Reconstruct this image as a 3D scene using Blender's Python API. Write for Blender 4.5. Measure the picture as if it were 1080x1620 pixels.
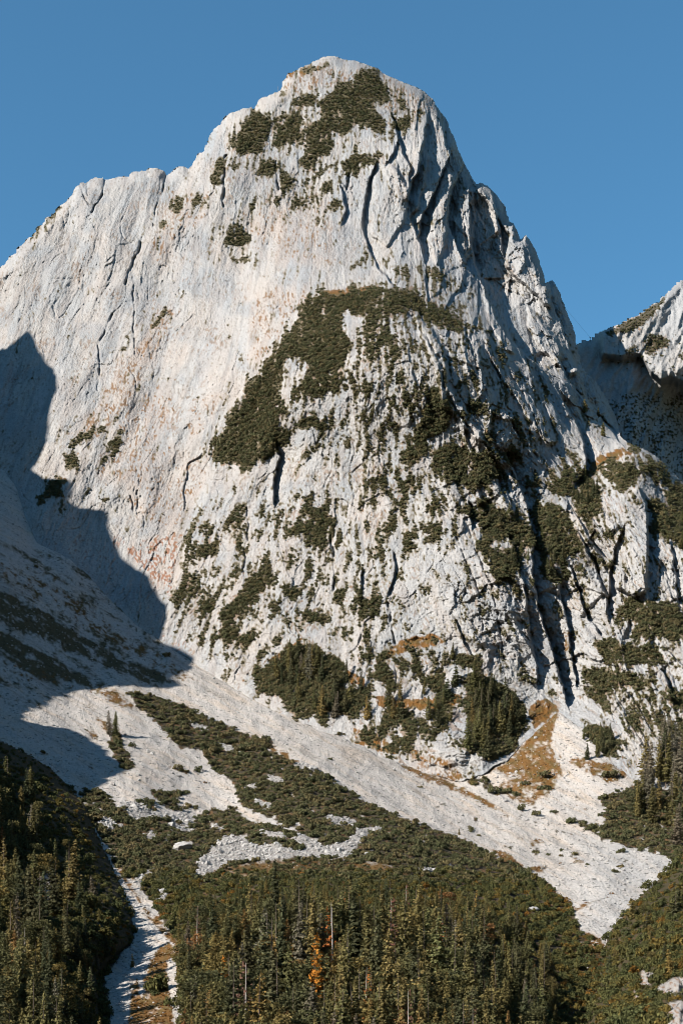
import bpy, math, random
import numpy as np

for o in list(bpy.data.objects):
    bpy.data.objects.remove(o)
SC = bpy.context.scene
COL = SC.collection
R = np.random.RandomState(7)
random.seed(11)

# ------------------------------------------------------------------ camera
FPX, PH = 2400.0, 1600.0          # focal length and eye level, in pixels of the 1080x1620 photograph
cam_d = bpy.data.cameras.new('camera')
cam = bpy.data.objects.new('camera', cam_d)
COL.objects.link(cam)
cam.location = (0, 0, 0)
cam.rotation_euler = (math.radians(90), 0, 0)
cam_d.sensor_fit = 'VERTICAL'
cam_d.sensor_height = 36.0
cam_d.lens = FPX / 1620.0 * 36.0
cam_d.shift_y = (PH - 810.0) / 1620.0
cam_d.clip_start = 1.0
cam_d.clip_end = 20000.0
SC.camera = cam
SC.cycles.filter_width = 0.95
SC.cycles.diffuse_bounces = 3

# ------------------------------------------------------------------ sky, sun, exposure
SUN_ELEV, SUN_AZ = math.radians(30.5), math.radians(59)    # azimuth counted from behind the camera towards the left
TO_SUN = np.array([-math.sin(SUN_AZ) * math.cos(SUN_ELEV), -math.cos(SUN_AZ) * math.cos(SUN_ELEV), math.sin(SUN_ELEV)])
world = bpy.data.worlds.new('World')
SC.world = world
world.use_nodes = True
nt = world.node_tree
nt.nodes.clear()
sky = nt.nodes.new('ShaderNodeTexSky')
sky.sky_type = 'NISHITA'
sky.sun_disc = False
sky.sun_elevation = SUN_ELEV
sky.sun_rotation = math.pi + SUN_AZ
sky.altitude = 1400
sky.air_density = 1.0
sky.dust_density = 0.0
sky.ozone_density = 5.0
bg = nt.nodes.new('ShaderNodeBackground')
bg.inputs['Strength'].default_value = 0.0735
wo = nt.nodes.new('ShaderNodeOutputWorld')
hue = nt.nodes.new('ShaderNodeVectorMath'); hue.operation = 'MULTIPLY'
hue.inputs[1].default_value = (0.74, 1.12, 1.02)          # clear, slightly teal autumn blue
nt.links.new(sky.outputs[0], hue.inputs[0])
nt.links.new(hue.outputs[0], bg.inputs['Color'])
nt.links.new(bg.outputs[0], wo.inputs['Surface'])
sun_d = bpy.data.lights.new('sun', 'SUN')
sun_d.energy = 4.7
sun_d.angle = math.radians(0.5)
sun_d.color = (1.0, 0.94, 0.86)
sun = bpy.data.objects.new('sun', sun_d)
COL.objects.link(sun)
from mathutils import Vector
sun.rotation_euler = Vector(TO_SUN).to_track_quat('Z', 'Y').to_euler()
SC.view_settings.view_transform = 'Standard'
SC.view_settings.look = 'None'
SC.view_settings.gamma = 1.0
SC.view_settings.use_curve_mapping = False
SC.view_settings.exposure = 1.25

# ------------------------------------------------------------------ numeric helpers
def to_world(px, py, Y):
    return (px - 540.0) / FPX * Y, Y, (PH - py) / FPX * Y

_perm = np.random.RandomState(3).permutation(4096)
_ang = np.random.RandomState(4).rand(4096) * 2 * np.pi
_gx, _gy = np.cos(_ang), np.sin(_ang)
def _h(ix, iy):
    return _perm[(_perm[ix & 4095] + iy) & 4095]
def perlin(x, y, seed=0):
    x = np.asarray(x, float) + seed * 17.13
    y = np.asarray(y, float) + seed * 31.77
    ix, iy = np.floor(x).astype(int), np.floor(y).astype(int)
    fx, fy = x - ix, y - iy
    u, v = fx * fx * fx * (fx * (fx * 6 - 15) + 10), fy * fy * fy * (fy * (fy * 6 - 15) + 10)
    def g(dx, dy):
        k = _h(ix + dx, iy + dy)
        return _gx[k] * (fx - dx) + _gy[k] * (fy - dy)
    a = g(0, 0); b = g(1, 0); c = g(0, 1); d = g(1, 1)
    return 1.5 * ((a + (b - a) * u) * (1 - v) + (c + (d - c) * u) * v)
def fbm(x, y, octs, seed=0, gain=0.5):
    r, a = 0, 1.0
    for k in range(octs):
        r = r + a * perlin(x * 2 ** k, y * 2 ** k, seed + k * 5)
        a *= gain
    return r
def ridged(x, y, seed=0):
    return 1 - 2 * np.abs(perlin(x, y, seed))
def cells(x, y, seed=0):
    """nearest-feature noise: per-cell random value, offset from the feature point, F2-F1"""
    x = x + seed * 7.7; y = y + seed * 3.3
    ix, iy = np.floor(x).astype(int), np.floor(y).astype(int)
    f1 = np.full(x.shape, 9.0); f2 = np.full(x.shape, 9.0)
    val = np.zeros(x.shape); ox = np.zeros(x.shape); oy = np.zeros(x.shape)
    for dx in (-1, 0, 1):
        for dy in (-1, 0, 1):
            k = _h(ix + dx, iy + dy)
            cx = ix + dx + (k % 64) / 64.0; cy = iy + dy + (k // 64) / 64.0
            d = (x - cx) ** 2 + (y - cy) ** 2
            n = d < f1
            f2 = np.where(n, f1, np.minimum(f2, d))
            f1 = np.where(n, d, f1)
            val = np.where(n, _perm[k] / 4096.0, val)
            ox = np.where(n, x - cx, ox); oy = np.where(n, y - cy, oy)
    return val, ox, oy, np.sqrt(f2) - np.sqrt(f1)
def smooth(a, b, x):
    t = np.clip((x - a) / (b - a), 0, 1)
    return t * t * (3 - 2 * t)
class TPS:
    def __init__(self, pts, lam=2e-4):
        p = np.array(pts, float)
        self.c = p[:, :2] / 500.0
        n = len(p)
        K = self.k(self.c, self.c) + lam * np.eye(n)
        P = np.c_[np.ones(n), self.c]
        A = np.zeros((n + 3, n + 3)); A[:n, :n] = K; A[:n, n:] = P; A[n:, :n] = P.T
        self.w = np.linalg.solve(A, np.r_[p[:, 2], 0, 0, 0])
    def k(self, a, b):
        d2 = ((a[:, None, :] - b[None, :, :]) ** 2).sum(-1)
        return 0.5 * d2 * np.log(d2 + 1e-12)
    def __call__(self, px, py):
        q = np.c_[np.ravel(px), np.ravel(py)] / 500.0
        out = np.empty(len(q))
        for i in range(0, len(q), 60000):
            s = q[i:i + 60000]
            out[i:i + 60000] = self.k(s, self.c) @ self.w[:-3] + self.w[-3] + s @ self.w[-2:]
        return out.reshape(np.shape(px))
def bilinear(g, x, y):
    x = np.clip(x, 0, g.shape[1] - 1.001); y = np.clip(y, 0, g.shape[0] - 1.001)
    ix, iy = x.astype(int), y.astype(int)
    fx, fy = x - ix, y - iy
    return (g[iy, ix] * (1 - fx) + g[iy, ix + 1] * fx) * (1 - fy) + (g[iy + 1, ix] * (1 - fx) + g[iy + 1, ix + 1] * fx) * fy
def inpoly(X, Y, poly):
    r = np.zeros(X.shape, bool)
    n = len(poly)
    for i in range(n):
        x0, y0 = poly[i]; x1, y1 = poly[(i + 1) % n]
        if y0 == y1: continue
        c = (Y >= min(y0, y1)) & (Y < max(y0, y1))
        r ^= c & (X < x0 + (Y - y0) * (x1 - x0) / (y1 - y0))
    return r
def segdist(X, Y, line):
    """distance to a polyline; sign > 0 on its right-hand side when walked downwards (larger px)"""
    best = np.full(X.shape, 1e9); sg = np.zeros(X.shape)
    for (x0, y0), (x1, y1) in zip(line[:-1], line[1:]):
        dx, dy = x1 - x0, y1 - y0
        t = np.clip(((X - x0) * dx + (Y - y0) * dy) / (dx * dx + dy * dy + 1e-9), 0, 1)
        d = np.hypot(X - x0 - t * dx, Y - y0 - t * dy)
        m = d < best
        best = np.where(m, d, best)
        sg = np.where(m, np.sign((X - x0) * dy - (Y - y0) * dx), sg)
    return best, sg
def blur(a, r):
    r = int(max(1, r))
    for ax in (0, 1):
        for _ in range(2):
            p = np.pad(a, [(r + 1, r) if k == ax else (0, 0) for k in (0, 1)], mode='edge')
            c = np.cumsum(p, axis=ax)
            n = a.shape[ax]
            a = (np.take(c, np.arange(2 * r + 1, 2 * r + 1 + n), ax) - np.take(c, np.arange(0, n), ax)) / (2 * r + 1)
    return a
class Grid:
    def __init__(s, x0, x1, y0, y1, step):
        s.x0, s.y0, s.step = x0, y0, step
        s.xs = np.arange(x0, x1 + .01, step); s.ys = np.arange(y0, y1 + .01, step)
        s.X, s.Y = np.meshgrid(s.xs, s.ys)
        s.shape = s.X.shape
    def box(s, x0, x1, y0, y1):
        i0 = max(0, int((y0 - s.y0) / s.step)); i1 = min(s.shape[0], int((y1 - s.y0) / s.step) + 2)
        j0 = max(0, int((x0 - s.x0) / s.step)); j1 = min(s.shape[1], int((x1 - s.x0) / s.step) + 2)
        return slice(i0, max(i0, i1)), slice(j0, max(j0, j1))
    def density(s, polys, soft=3.0, X=None, Y=None):
        X = s.X if X is None else X; Y = s.Y if Y is None else Y
        D = np.zeros(s.shape)
        for d, poly in polys:
            xs = [p[0] for p in poly]; ys = [p[1] for p in poly]
            b = s.box(min(xs) - 12, max(xs) + 12, min(ys) - 12, max(ys) + 12)
            if D[b].size == 0: continue
            D[b] = np.maximum(D[b], d * inpoly(X[b], Y[b], poly))
        return blur(D, soft / s.step)
    def sample(s, a, px, py):
        j = np.clip(np.round((np.asarray(px) - s.x0) / s.step).astype(int), 0, s.shape[1] - 1)
        i = np.clip(np.round((np.asarray(py) - s.y0) / s.step).astype(int), 0, s.shape[0] - 1)
        return a[i, j]

def mesh_from_grid(name, Pxyz, valid, color, mat):
    H, Wd = valid.shape
    q = valid[:-1, :-1] & valid[1:, :-1] & valid[:-1, 1:] & valid[1:, 1:]
    used = np.zeros(valid.shape, bool)
    for di in (0, 1):
        for dj in (0, 1):
            used[di:H - 1 + di, dj:Wd - 1 + dj] |= q
    idx = np.full(valid.shape, -1, np.int64)
    n = int(used.sum())
    idx[used] = np.arange(n)
    i, j = np.nonzero(q)
    f = np.c_[idx[i, j], idx[i + 1, j], idx[i + 1, j + 1], idx[i, j + 1]].astype(np.int32)
    me = bpy.data.meshes.new(name)
    me.vertices.add(n)
    me.vertices.foreach_set('co', np.stack([p[used] for p in Pxyz], -1).astype(np.float32).ravel())
    me.loops.add(f.size); me.loops.foreach_set('vertex_index', f.ravel())
    me.polygons.add(len(f))
    me.polygons.foreach_set('loop_start', (np.arange(len(f)) * 4).astype(np.int32))
    me.polygons.foreach_set('use_smooth', np.ones(len(f), bool))
    me.update(calc_edges=True)
    at = me.color_attributes.new('tint', 'FLOAT_COLOR', 'POINT')
    c = np.ones((n, 4), np.float32); c[:, :3] = color[used]
    at.data.foreach_set('color', c.ravel())
    me.materials.append(mat)
    o = bpy.data.objects.new(name, me)
    COL.objects.link(o)
    return o
def structure(o):
    o['kind'] = 'structure'
    return o
def mesh_obj(name, verts, faces, mat, parent=None, smooth_=False):
    me = bpy.data.meshes.new(name)
    me.from_pydata([tuple(v) for v in verts], [], [tuple(f) for f in faces])
    me.materials.append(mat)
    if smooth_:
        me.polygons.foreach_set('use_smooth', [True] * len(me.polygons))
    me.update()
    o = bpy.data.objects.new(name, me)
    COL.objects.link(o)
    if parent: o.parent = parent
    return o
def tag(o, label, cat, group=None, kind=None):
    o['label'] = label; o['category'] = cat
    if group: o['group'] = group
    if kind: o['kind'] = kind
    return o

# ------------------------------------------------------------------ materials
def ground_material(name, scales, bump, contrast):
    m = bpy.data.materials.new(name); m.use_nodes = True
    t = m.node_tree; n = t.nodes; L = t.links
    b = n['Principled BSDF']
    b.inputs['Roughness'].default_value = 0.92
    b.inputs['Specular IOR Level'].default_value = 0.15
    at = n.new('ShaderNodeAttribute'); at.attribute_name = 'tint'
    tc = n.new('ShaderNodeTexCoord')
    n1 = n.new('ShaderNodeTexNoise'); n1.inputs['Scale'].default_value = scales[0]; n1.inputs['Detail'].default_value = 5; n1.inputs['Roughness'].default_value = 0.65
    n2 = n.new('ShaderNodeTexVoronoi'); n2.inputs['Scale'].default_value = scales[1]
    L.new(tc.outputs['Object'], n1.inputs['Vector']); L.new(tc.outputs['Object'], n2.inputs['Vector'])
    mr = n.new('ShaderNodeMapRange'); mr.inputs[1].default_value = 0.3; mr.inputs[2].default_value = 0.7
    mr.inputs[3].default_value = 1 - contrast; mr.inputs[4].default_value = 1 + contrast * 0.7
    L.new(n1.outputs['Fac'], mr.inputs[0])
    mx = n.new('ShaderNodeVectorMath'); mx.operation = 'SCALE'
    L.new(at.outputs['Color'], mx.inputs[0]); L.new(mr.outputs[0], mx.inputs['Scale'])
    L.new(mx.outputs[0], b.inputs['Base Color'])
    ad = n.new('ShaderNodeMath'); ad.operation = 'MULTIPLY_ADD'; ad.inputs[1].default_value = 0.6
    L.new(n2.outputs['Distance'], ad.inputs[0]); L.new(n1.outputs['Fac'], ad.inputs[2])
    bp = n.new('ShaderNodeBump'); bp.inputs['Strength'].default_value = bump[0]; bp.inputs['Distance'].default_value = bump[1]
    L.new(ad.outputs[0], bp.inputs['Height']); L.new(bp.outputs[0], b.inputs['Normal'])
    return m
def add_dark_specks(m, scale, thr):  # darkens small noise specks in the base colour
    t = m.node_tree; n = t.nodes; L = t.links
    b = n['Principled BSDF']; src = b.inputs['Base Color'].links[0].from_socket
    tc = n.new('ShaderNodeTexCoord'); nz = n.new('ShaderNodeTexNoise'); nz.inputs['Scale'].default_value = scale; nz.inputs['Detail'].default_value = 2
    L.new(tc.outputs['Object'], nz.inputs['Vector'])
    mr = n.new('ShaderNodeMapRange'); mr.inputs[1].default_value = thr; mr.inputs[2].default_value = thr + .05; mr.inputs[3].default_value = 1.0; mr.inputs[4].default_value = .35
    L.new(nz.outputs['Fac'], mr.inputs[0])
    sc = n.new('ShaderNodeVectorMath'); sc.operation = 'SCALE'
    L.new(src, sc.inputs[0]); L.new(mr.outputs[0], sc.inputs['Scale']); L.new(sc.outputs[0], b.inputs['Base Color'])
M_ROCK = ground_material('limestone', (0.55, 0.5), (0.8, 0.9), 0.16)
M_SCREE = ground_material('scree_gravel', (0.7, 0.8), (0.9, 0.7), 0.16)
add_dark_specks(M_SCREE, .38, .63)
M_WALLR = ground_material('shaded_limestone', (0.2, 0.2), (0.6, 1.0), 0.2)

def foliage_material(name, stops, by_colour=False):
    """leaf colour varies from plant to plant (object random) and from twig to twig (island random)"""
    m = bpy.data.materials.new(name); m.use_nodes = True
    t = m.node_tree; n = t.nodes; L = t.links
    b = n['Principled BSDF']; b.inputs['Roughness'].default_value = 0.85; b.inputs['Specular IOR Level'].default_value = 0.08
    oi = n.new('ShaderNodeObjectInfo'); ge = n.new('ShaderNodeNewGeometry')
    mr = n.new('ShaderNodeMapRange'); mr.inputs[3].default_value = 0.55; mr.inputs[4].default_value = 1.45
    L.new(ge.outputs['Random Per Island'], mr.inputs[0])
    sc = n.new('ShaderNodeVectorMath'); sc.operation = 'SCALE'; L.new(mr.outputs[0], sc.inputs['Scale'])
    if by_colour:
        L.new(oi.outputs['Color'], sc.inputs[0])
    else:
        cr = n.new('ShaderNodeValToRGB')
        while len(cr.color_ramp.elements) < len(stops): cr.color_ramp.elements.new(0.5)
        for e, (p, c) in zip(cr.color_ramp.elements, stops):
            e.position = p; e.color = (*c, 1)
        L.new(oi.outputs['Random'], cr.inputs[0]); L.new(cr.outputs[0], sc.inputs[0])
    L.new(sc.outputs[0], b.inputs['Base Color'])
    tr = n.new('ShaderNodeBsdfTranslucent'); L.new(sc.outputs[0], tr.inputs['Color'])
    ms = n.new('ShaderNodeMixShader'); ms.inputs[0].default_value = .28
    L.new(b.outputs[0], ms.inputs[1]); L.new(tr.outputs[0], ms.inputs[2])
    L.new(ms.outputs[0], n['Material Output'].inputs['Surface'])
    return m
M_PINE = foliage_material('dwarf_pine_needles', [(0, (0.070, 0.076, 0.036)), (0.55, (0.098, 0.094, 0.046)), (1, (0.140, 0.112, 0.054))])
M_BUSH = foliage_material('bush_leaves', [(0, (0.058, 0.066, 0.027)), (0.6, (0.088, 0.084, 0.030)), (0.95, (0.115, 0.086, 0.024)), (1, (0.16, 0.080, 0.018))])
M_RUST = foliage_material('rusty_grass_blades', [(0, (0.095, 0.050, 0.013)), (0.6, (0.135, 0.058, 0.012)), (1, (0.075, 0.048, 0.016))])
M_TREE = foliage_material('conifer_needles', None, True)
def plain(name, c, rough=0.9):
    m = bpy.data.materials.new(name); m.use_nodes = True
    t = m.node_tree; n = t.nodes; L = t.links
    b = n['Principled BSDF']; b.inputs['Roughness'].default_value = rough
    tc = n.new('ShaderNodeTexCoord'); nz = n.new('ShaderNodeTexNoise'); nz.inputs['Scale'].default_value = 1.7; nz.inputs['Detail'].default_value = 4
    L.new(tc.outputs['Object'], nz.inputs['Vector'])
    mr = n.new('ShaderNodeMapRange'); mr.inputs[1].default_value = .3; mr.inputs[2].default_value = .7; mr.inputs[3].default_value = .7; mr.inputs[4].default_value = 1.2
    L.new(nz.outputs['Fac'], mr.inputs[0])
    s = n.new('ShaderNodeVectorMath'); s.operation = 'SCALE'; s.inputs[0].default_value = c
    L.new(mr.outputs[0], s.inputs['Scale']); L.new(s.outputs[0], b.inputs['Base Color'])
    bp = n.new('ShaderNodeBump'); bp.inputs['Strength'].default_value = .5; bp.inputs['Distance'].default_value = .3
    L.new(nz.outputs['Fac'], bp.inputs['Height']); L.new(bp.outputs[0], b.inputs['Normal'])
    return m
M_BARK = plain('conifer_bark', (0.10, 0.075, 0.055))
M_DEAD = plain('bleached_wood', (0.30, 0.27, 0.24))
M_STONE = plain('pale_limestone_boulder', (0.285, 0.275, 0.262))
M_STEEL = plain('grey_steel', (0.12, 0.13, 0.14), 0.5)

exec_order = 0
# ================================================================== THE MOUNTAIN
CONTACT = [(-160, 736, 1310), (-40, 736, 1300), (8, 745, 1290), (28, 775, 1268), (40, 815, 1242), (58, 858, 1218), (110, 885, 1200), (150, 925, 1185), (200, 975, 1165), (255, 1015, 1145),
           (330, 1065, 1110), (400, 1108, 1075), (450, 1133, 1052), (500, 1155, 1035), (560, 1175, 1022), (620, 1203, 1000), (680, 1225, 982),
           (720, 1240, 970), (760, 1228, 972), (800, 1205, 982), (840, 1165, 1000), (880, 1128, 1020), (920, 1155, 988), (960, 1200, 950),
           (1000, 1232, 925), (1080, 1260, 900), (1240, 1290, 870)]
_cx = [c[0] for c in CONTACT]; _cy = [c[1] for c in CONTACT]
def contact(px):
    px = np.asarray(px, float)
    return np.interp(px, _cx, _cy) + 4.5 * fbm(px / 26, px * 0 + .37, 3, 77)
A_PTS = CONTACT[1:] + [
    (500, 900, 1118), (650, 900, 1082), (800, 900, 1060), (885, 1000, 1064), (880, 900, 1086), (500, 720, 1168), (620, 700, 1142), (760, 750, 1128), (850, 750, 1158),
    (350, 720, 1232), (420, 600, 1215), (480, 470, 1262), (620, 460, 1240), (760, 520, 1232), (820, 980, 1048), (700, 1000, 1052), (880, 650, 1232), (950, 690, 1255), (400, 900, 1140), (300, 960, 1150),
    (300, 850, 1205), (200, 800, 1245), (100, 720, 1275), (0, 700, 1310), (0, 420, 1440), (-60, 460, 1450), (130, 290, 1480), (250, 270, 1485), (300, 265, 1485), (200, 500, 1375), (100, 500, 1395),
    (250, 650, 1300), (350, 500, 1335), (420, 400, 1375), (350, 300, 1435), (400, 170, 1510), (520, 90, 1550), (620, 120, 1540), (690, 160, 1535),
    (740, 270, 1480), (800, 340, 1470), (870, 450, 1448), (910, 540, 1412), (970, 680, 1335), (550, 300, 1415), (650, 250, 1430), (700, 400, 1375),
    (600, 400, 1345), (800, 480, 1385), (480, 300, 1425), (120, 850, 1225), (200, 900, 1200), (330, 760, 1225),
    (940, 740, 1180), (1000, 705, 1200), (1080, 765, 1175), (1000, 800, 1110), (1080, 850, 1090), (1000, 900, 1075), (1080, 950, 1050), (1000, 1000, 1040), (1080, 1100, 985),
    (950, 1100, 1030), (1000, 1170, 965), (960, 900, 1088), (900, 820, 1122), (1140, 850, 1090), (1140, 1100, 980), (1210, 900, 1075), (1210, 1150, 955)]
SIL = [(-62, 458), (-40, 447), (0, 424), (22, 400), (33, 388), (50, 372), (67, 352), (72, 346), (87, 335), (100, 320), (108, 316), (115, 303), (122, 293), (130, 288), (137, 290), (143, 283),
       (150, 280), (163, 280), (167, 285), (173, 283), (187, 280), (202, 278), (208, 273), (223, 268), (230, 270), (237, 266), (247, 265), (260, 269), (264, 277),
       (272, 272), (280, 265), (290, 262), (298, 266), (302, 262), (310, 248), (322, 235), (326, 227), (333, 212), (340, 200), (353, 190), (363, 178), (380, 172),
       (398, 168), (400, 172), (408, 158), (420, 152), (433, 145), (443, 142), (446, 130), (453, 118), (467, 110), (473, 105), (487, 102), (500, 95), (513, 89),
       (523, 87), (533, 89), (542, 93), (557, 94), (573, 99), (587, 104), (596, 106), (607, 116), (629, 126), (651, 134), (670, 143), (684, 156), (696, 175),
       (707, 188), (712, 203), (721, 223), (727, 241), (734, 256), (746, 279), (753, 290), (760, 288), (771, 293), (784, 306), (797, 323), (805, 349), (812, 353),
       (820, 367), (822, 377), (831, 370), (840, 382), (851, 404), (860, 430), (863, 447), (867, 444), (873, 442), (879, 449), (886, 464), (893, 484), (903, 509),
       (909, 524), (911, 541), (917, 558), (919, 576), (929, 591), (940, 600), (951, 616), (961, 633), (971, 653), (978, 673), (981, 690), (993, 700), (1009, 706),
       (1024, 713), (1040, 723), (1049, 731), (1062, 744), (1076, 760), (1132, 800), (1202, 862)]
tpsA = TPS(A_PTS)
D_PTS = CONTACT + [
    (0, 900, 1130), (0, 1000, 1060), (100, 1000, 1100), (0, 1100, 985), (100, 1100, 1020), (200, 1080, 1062), (250, 1100, 1058), (60, 1140, 960), (150, 1150, 975),
    (210, 1220, 900), (100, 1230, 875), (300, 1200, 955), (330, 1290, 855), (200, 1280, 835), (180, 1340, 765), (300, 1340, 778), (400, 1360, 735),
    (500, 1366, 718), (600, 1364, 716), (550, 1290, 838), (500, 1215, 935), (420, 1180, 985), (700, 1280, 895), (800, 1330, 830), (640, 1240, 950), (760, 1350, 795),
    (850, 1380, 765), (1000, 1340, 808), (1060, 1360, 775), (930, 1475, 640), (950, 1420, 695), (870, 1430, 690), (880, 1250, 925), (940, 1290, 875), (800, 1250, 942),
    (870, 1290, 882), (720, 1400, 700), (700, 1440, 630), (780, 1470, 610), (600, 1430, 618), (450, 1430, 618), (300, 1430, 635), (600, 1510, 535), (450, 1510, 535),
    (300, 1510, 545), (750, 1530, 540), (850, 1520, 580), (600, 1620, 450), (400, 1620, 450), (250, 1620, 460), (800, 1620, 465), (920, 1560, 560), (905, 1620, 505),
    (210, 1480, 590), (190, 1400, 675), (225, 1540, 530), (0, 1300, 770), (0, 1450, 630), (0, 1620, 480), (100, 1620, 470), (1080, 1450, 660), (1080, 1620, 500),
    (500, 1720, 385), (0, 1720, 405), (1080, 1720, 420), (-160, 1100, 950), (-160, 1620, 480), (1240, 1620, 480), (1240, 1400, 700), (-160, 900, 1130)]
tpsD = TPS(D_PTS)

gA = Grid(-62, 1200, 84, 1290, 1.15)
X, Yp = gA.X, gA.Y
cont = contact(X)
A0 = tpsA(X, Yp)
below = Yp - cont

# --- depth of the rock relief, in metres towards the viewer
lean = np.interp(X, [-60, 0, 300, 620, 950, 1130], [-.37, -.35, -.28, 0.0, .42, .42])
U = X - lean * (Yp - 620)
wx = 6 * fbm(X / 80, Yp / 130, 2, 1); wy = 10 * fbm(X / 70, Yp / 90, 2, 2)
Uw, Vw = U + wx, Yp + wy
rough = blur(np.interp(X, [-60, 250, 420, 620, 700, 760, 900, 1130], [.20, .20, .24, .58, 1.25, 1.75, 1.6, 1.3]), 6)
rough *= 1 + .45 * smooth(720, 820, Yp) * smooth(500, 300, X)
rough *= 1 - .5 * smooth(150, 80, np.hypot(X - 660, (Yp - 920) * 1.1))      # the clean slab low in the middle
slab = smooth(-.15, .35, fbm(Uw / 85, Vw / 130, 3, 52) + .1)          # 1 on clean slabs, 0 in broken rock
rough = np.where(Yp > 440, rough * (1.02 - .62 * slab * smooth(440, 520, Yp)), rough * (1 - .35 * slab))
relief = np.zeros(gA.shape)
relief += 8.0 * (ridged(Uw / 105, Vw / 420, 11) - .4) * rough
relief += 4.5 * (ridged(Uw / 44, Vw / 210, 12) - .4) * np.clip(rough - .45, 0, 2)
s1 = (Uw / 40 + 1.1 * fbm(Uw / 110, Vw / 160, 2, 13))
saw = s1 - np.floor(s1)
relief += 7.0 * (saw - smooth(.88, 1.0, saw) - .45) * np.clip(rough - .35, 0, 2) * smooth(-.4, .4, perlin(U / 120, Yp / 100, 14))
# broken slabs: flat tilted facets at three sizes
def facets(sx, sy, seed, jit):
    v, a, b, e = cells((Uw + jit * perlin(X / (jit * 3), Yp / (jit * 4), seed + 60)) / sx, (Vw + jit * perlin(X / (jit * 3), Yp / (jit * 3), seed + 61)) / sy, seed)
    t1, t2 = (v * 13.7) % 1 - .35, (v * 29.3) % 1 - .5
    return (v - .5) + 2.0 * a * t1 + 1.3 * b * t2
relief += 5.0 * facets(46, 84, 3, 5) * (.06 + .62 * rough)
relief += 3.0 * facets(20, 33, 5, 4) * (.06 + .62 * rough)
relief += 1.7 * facets(8.5, 13, 9, 3) * (.16 + .55 * rough)
relief += 1.0 * facets(4.4, 6.2, 15, 2) * (.28 + .6 * rough)
relief += 1.1 * (ridged(Uw / 9.5, Vw / 75, 53) - .4) * slab * (.30 + .5 * rough)
relief += .55 * perlin(Uw / 5.5, Vw / 26, 16) * (.25 + .55 * rough)
relief += .60 * perlin(Uw / 3.4, Vw / 10, 17) * (.32 + .6 * rough)
relief += .32 * perlin(X / 2.5, Yp / 3.2, 18) * (.6 + .6 * rough)
relief += .30 * perlin(Uw / 2.4, Vw / 15, 19) * (.6 + .6 * rough)
dg1 = (X * .62 + Yp * .78 + 7 * fbm(X / 40, Yp / 40, 2, 44)) / 37
dg2 = (-X * .45 + Yp * .89 + 9 * fbm(X / 50, Yp / 50, 2, 45)) / 46
for dgn, sd_, am in ((dg1, 46, 2.4), (dg2, 47, 3.0)):
    st = dgn - np.floor(dgn)
    relief += am * (st - smooth(.90, 1.0, st) - .45) * smooth(0, .45, perlin(X / 70, Yp / 55, sd_)) * (.06 + .9 * rough)
# gentle swells and hollows of the great left wall
relief += 7.0 * fbm((X + .4 * Yp) / 75, (Yp - .3 * X) / 150, 3, 48) * smooth(560, 420, X) * smooth(900, 760, Yp)
relief += 1.1 * facets(60, 95, 23, 8) * smooth(520, 300, X)
crack = ridged(Uw / 30 + .5 * perlin(X / 40, Yp / 60, 31), Vw / 210, 32)
relief -= 1.6 * smooth(.95, .99, crack) * smooth(0, .3, perlin(X / 45, Yp / 60, 33))
crack2 = ridged(Uw / 14 + .4 * perlin(X / 14, Yp / 30, 34), Vw / 80, 35)
relief -= 1.0 * smooth(.93, .985, crack2) * smooth(.0, .35, perlin(X / 35, Yp / 35, 36))
pock = perlin(Uw / 4.0, Vw / 9.0, 37)
relief -= 1.3 * (1 - .7 * slab) * smooth(.50, .62, pock) * smooth(-.2, .3, perlin(X / 50, Yp / 60, 38))

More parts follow.
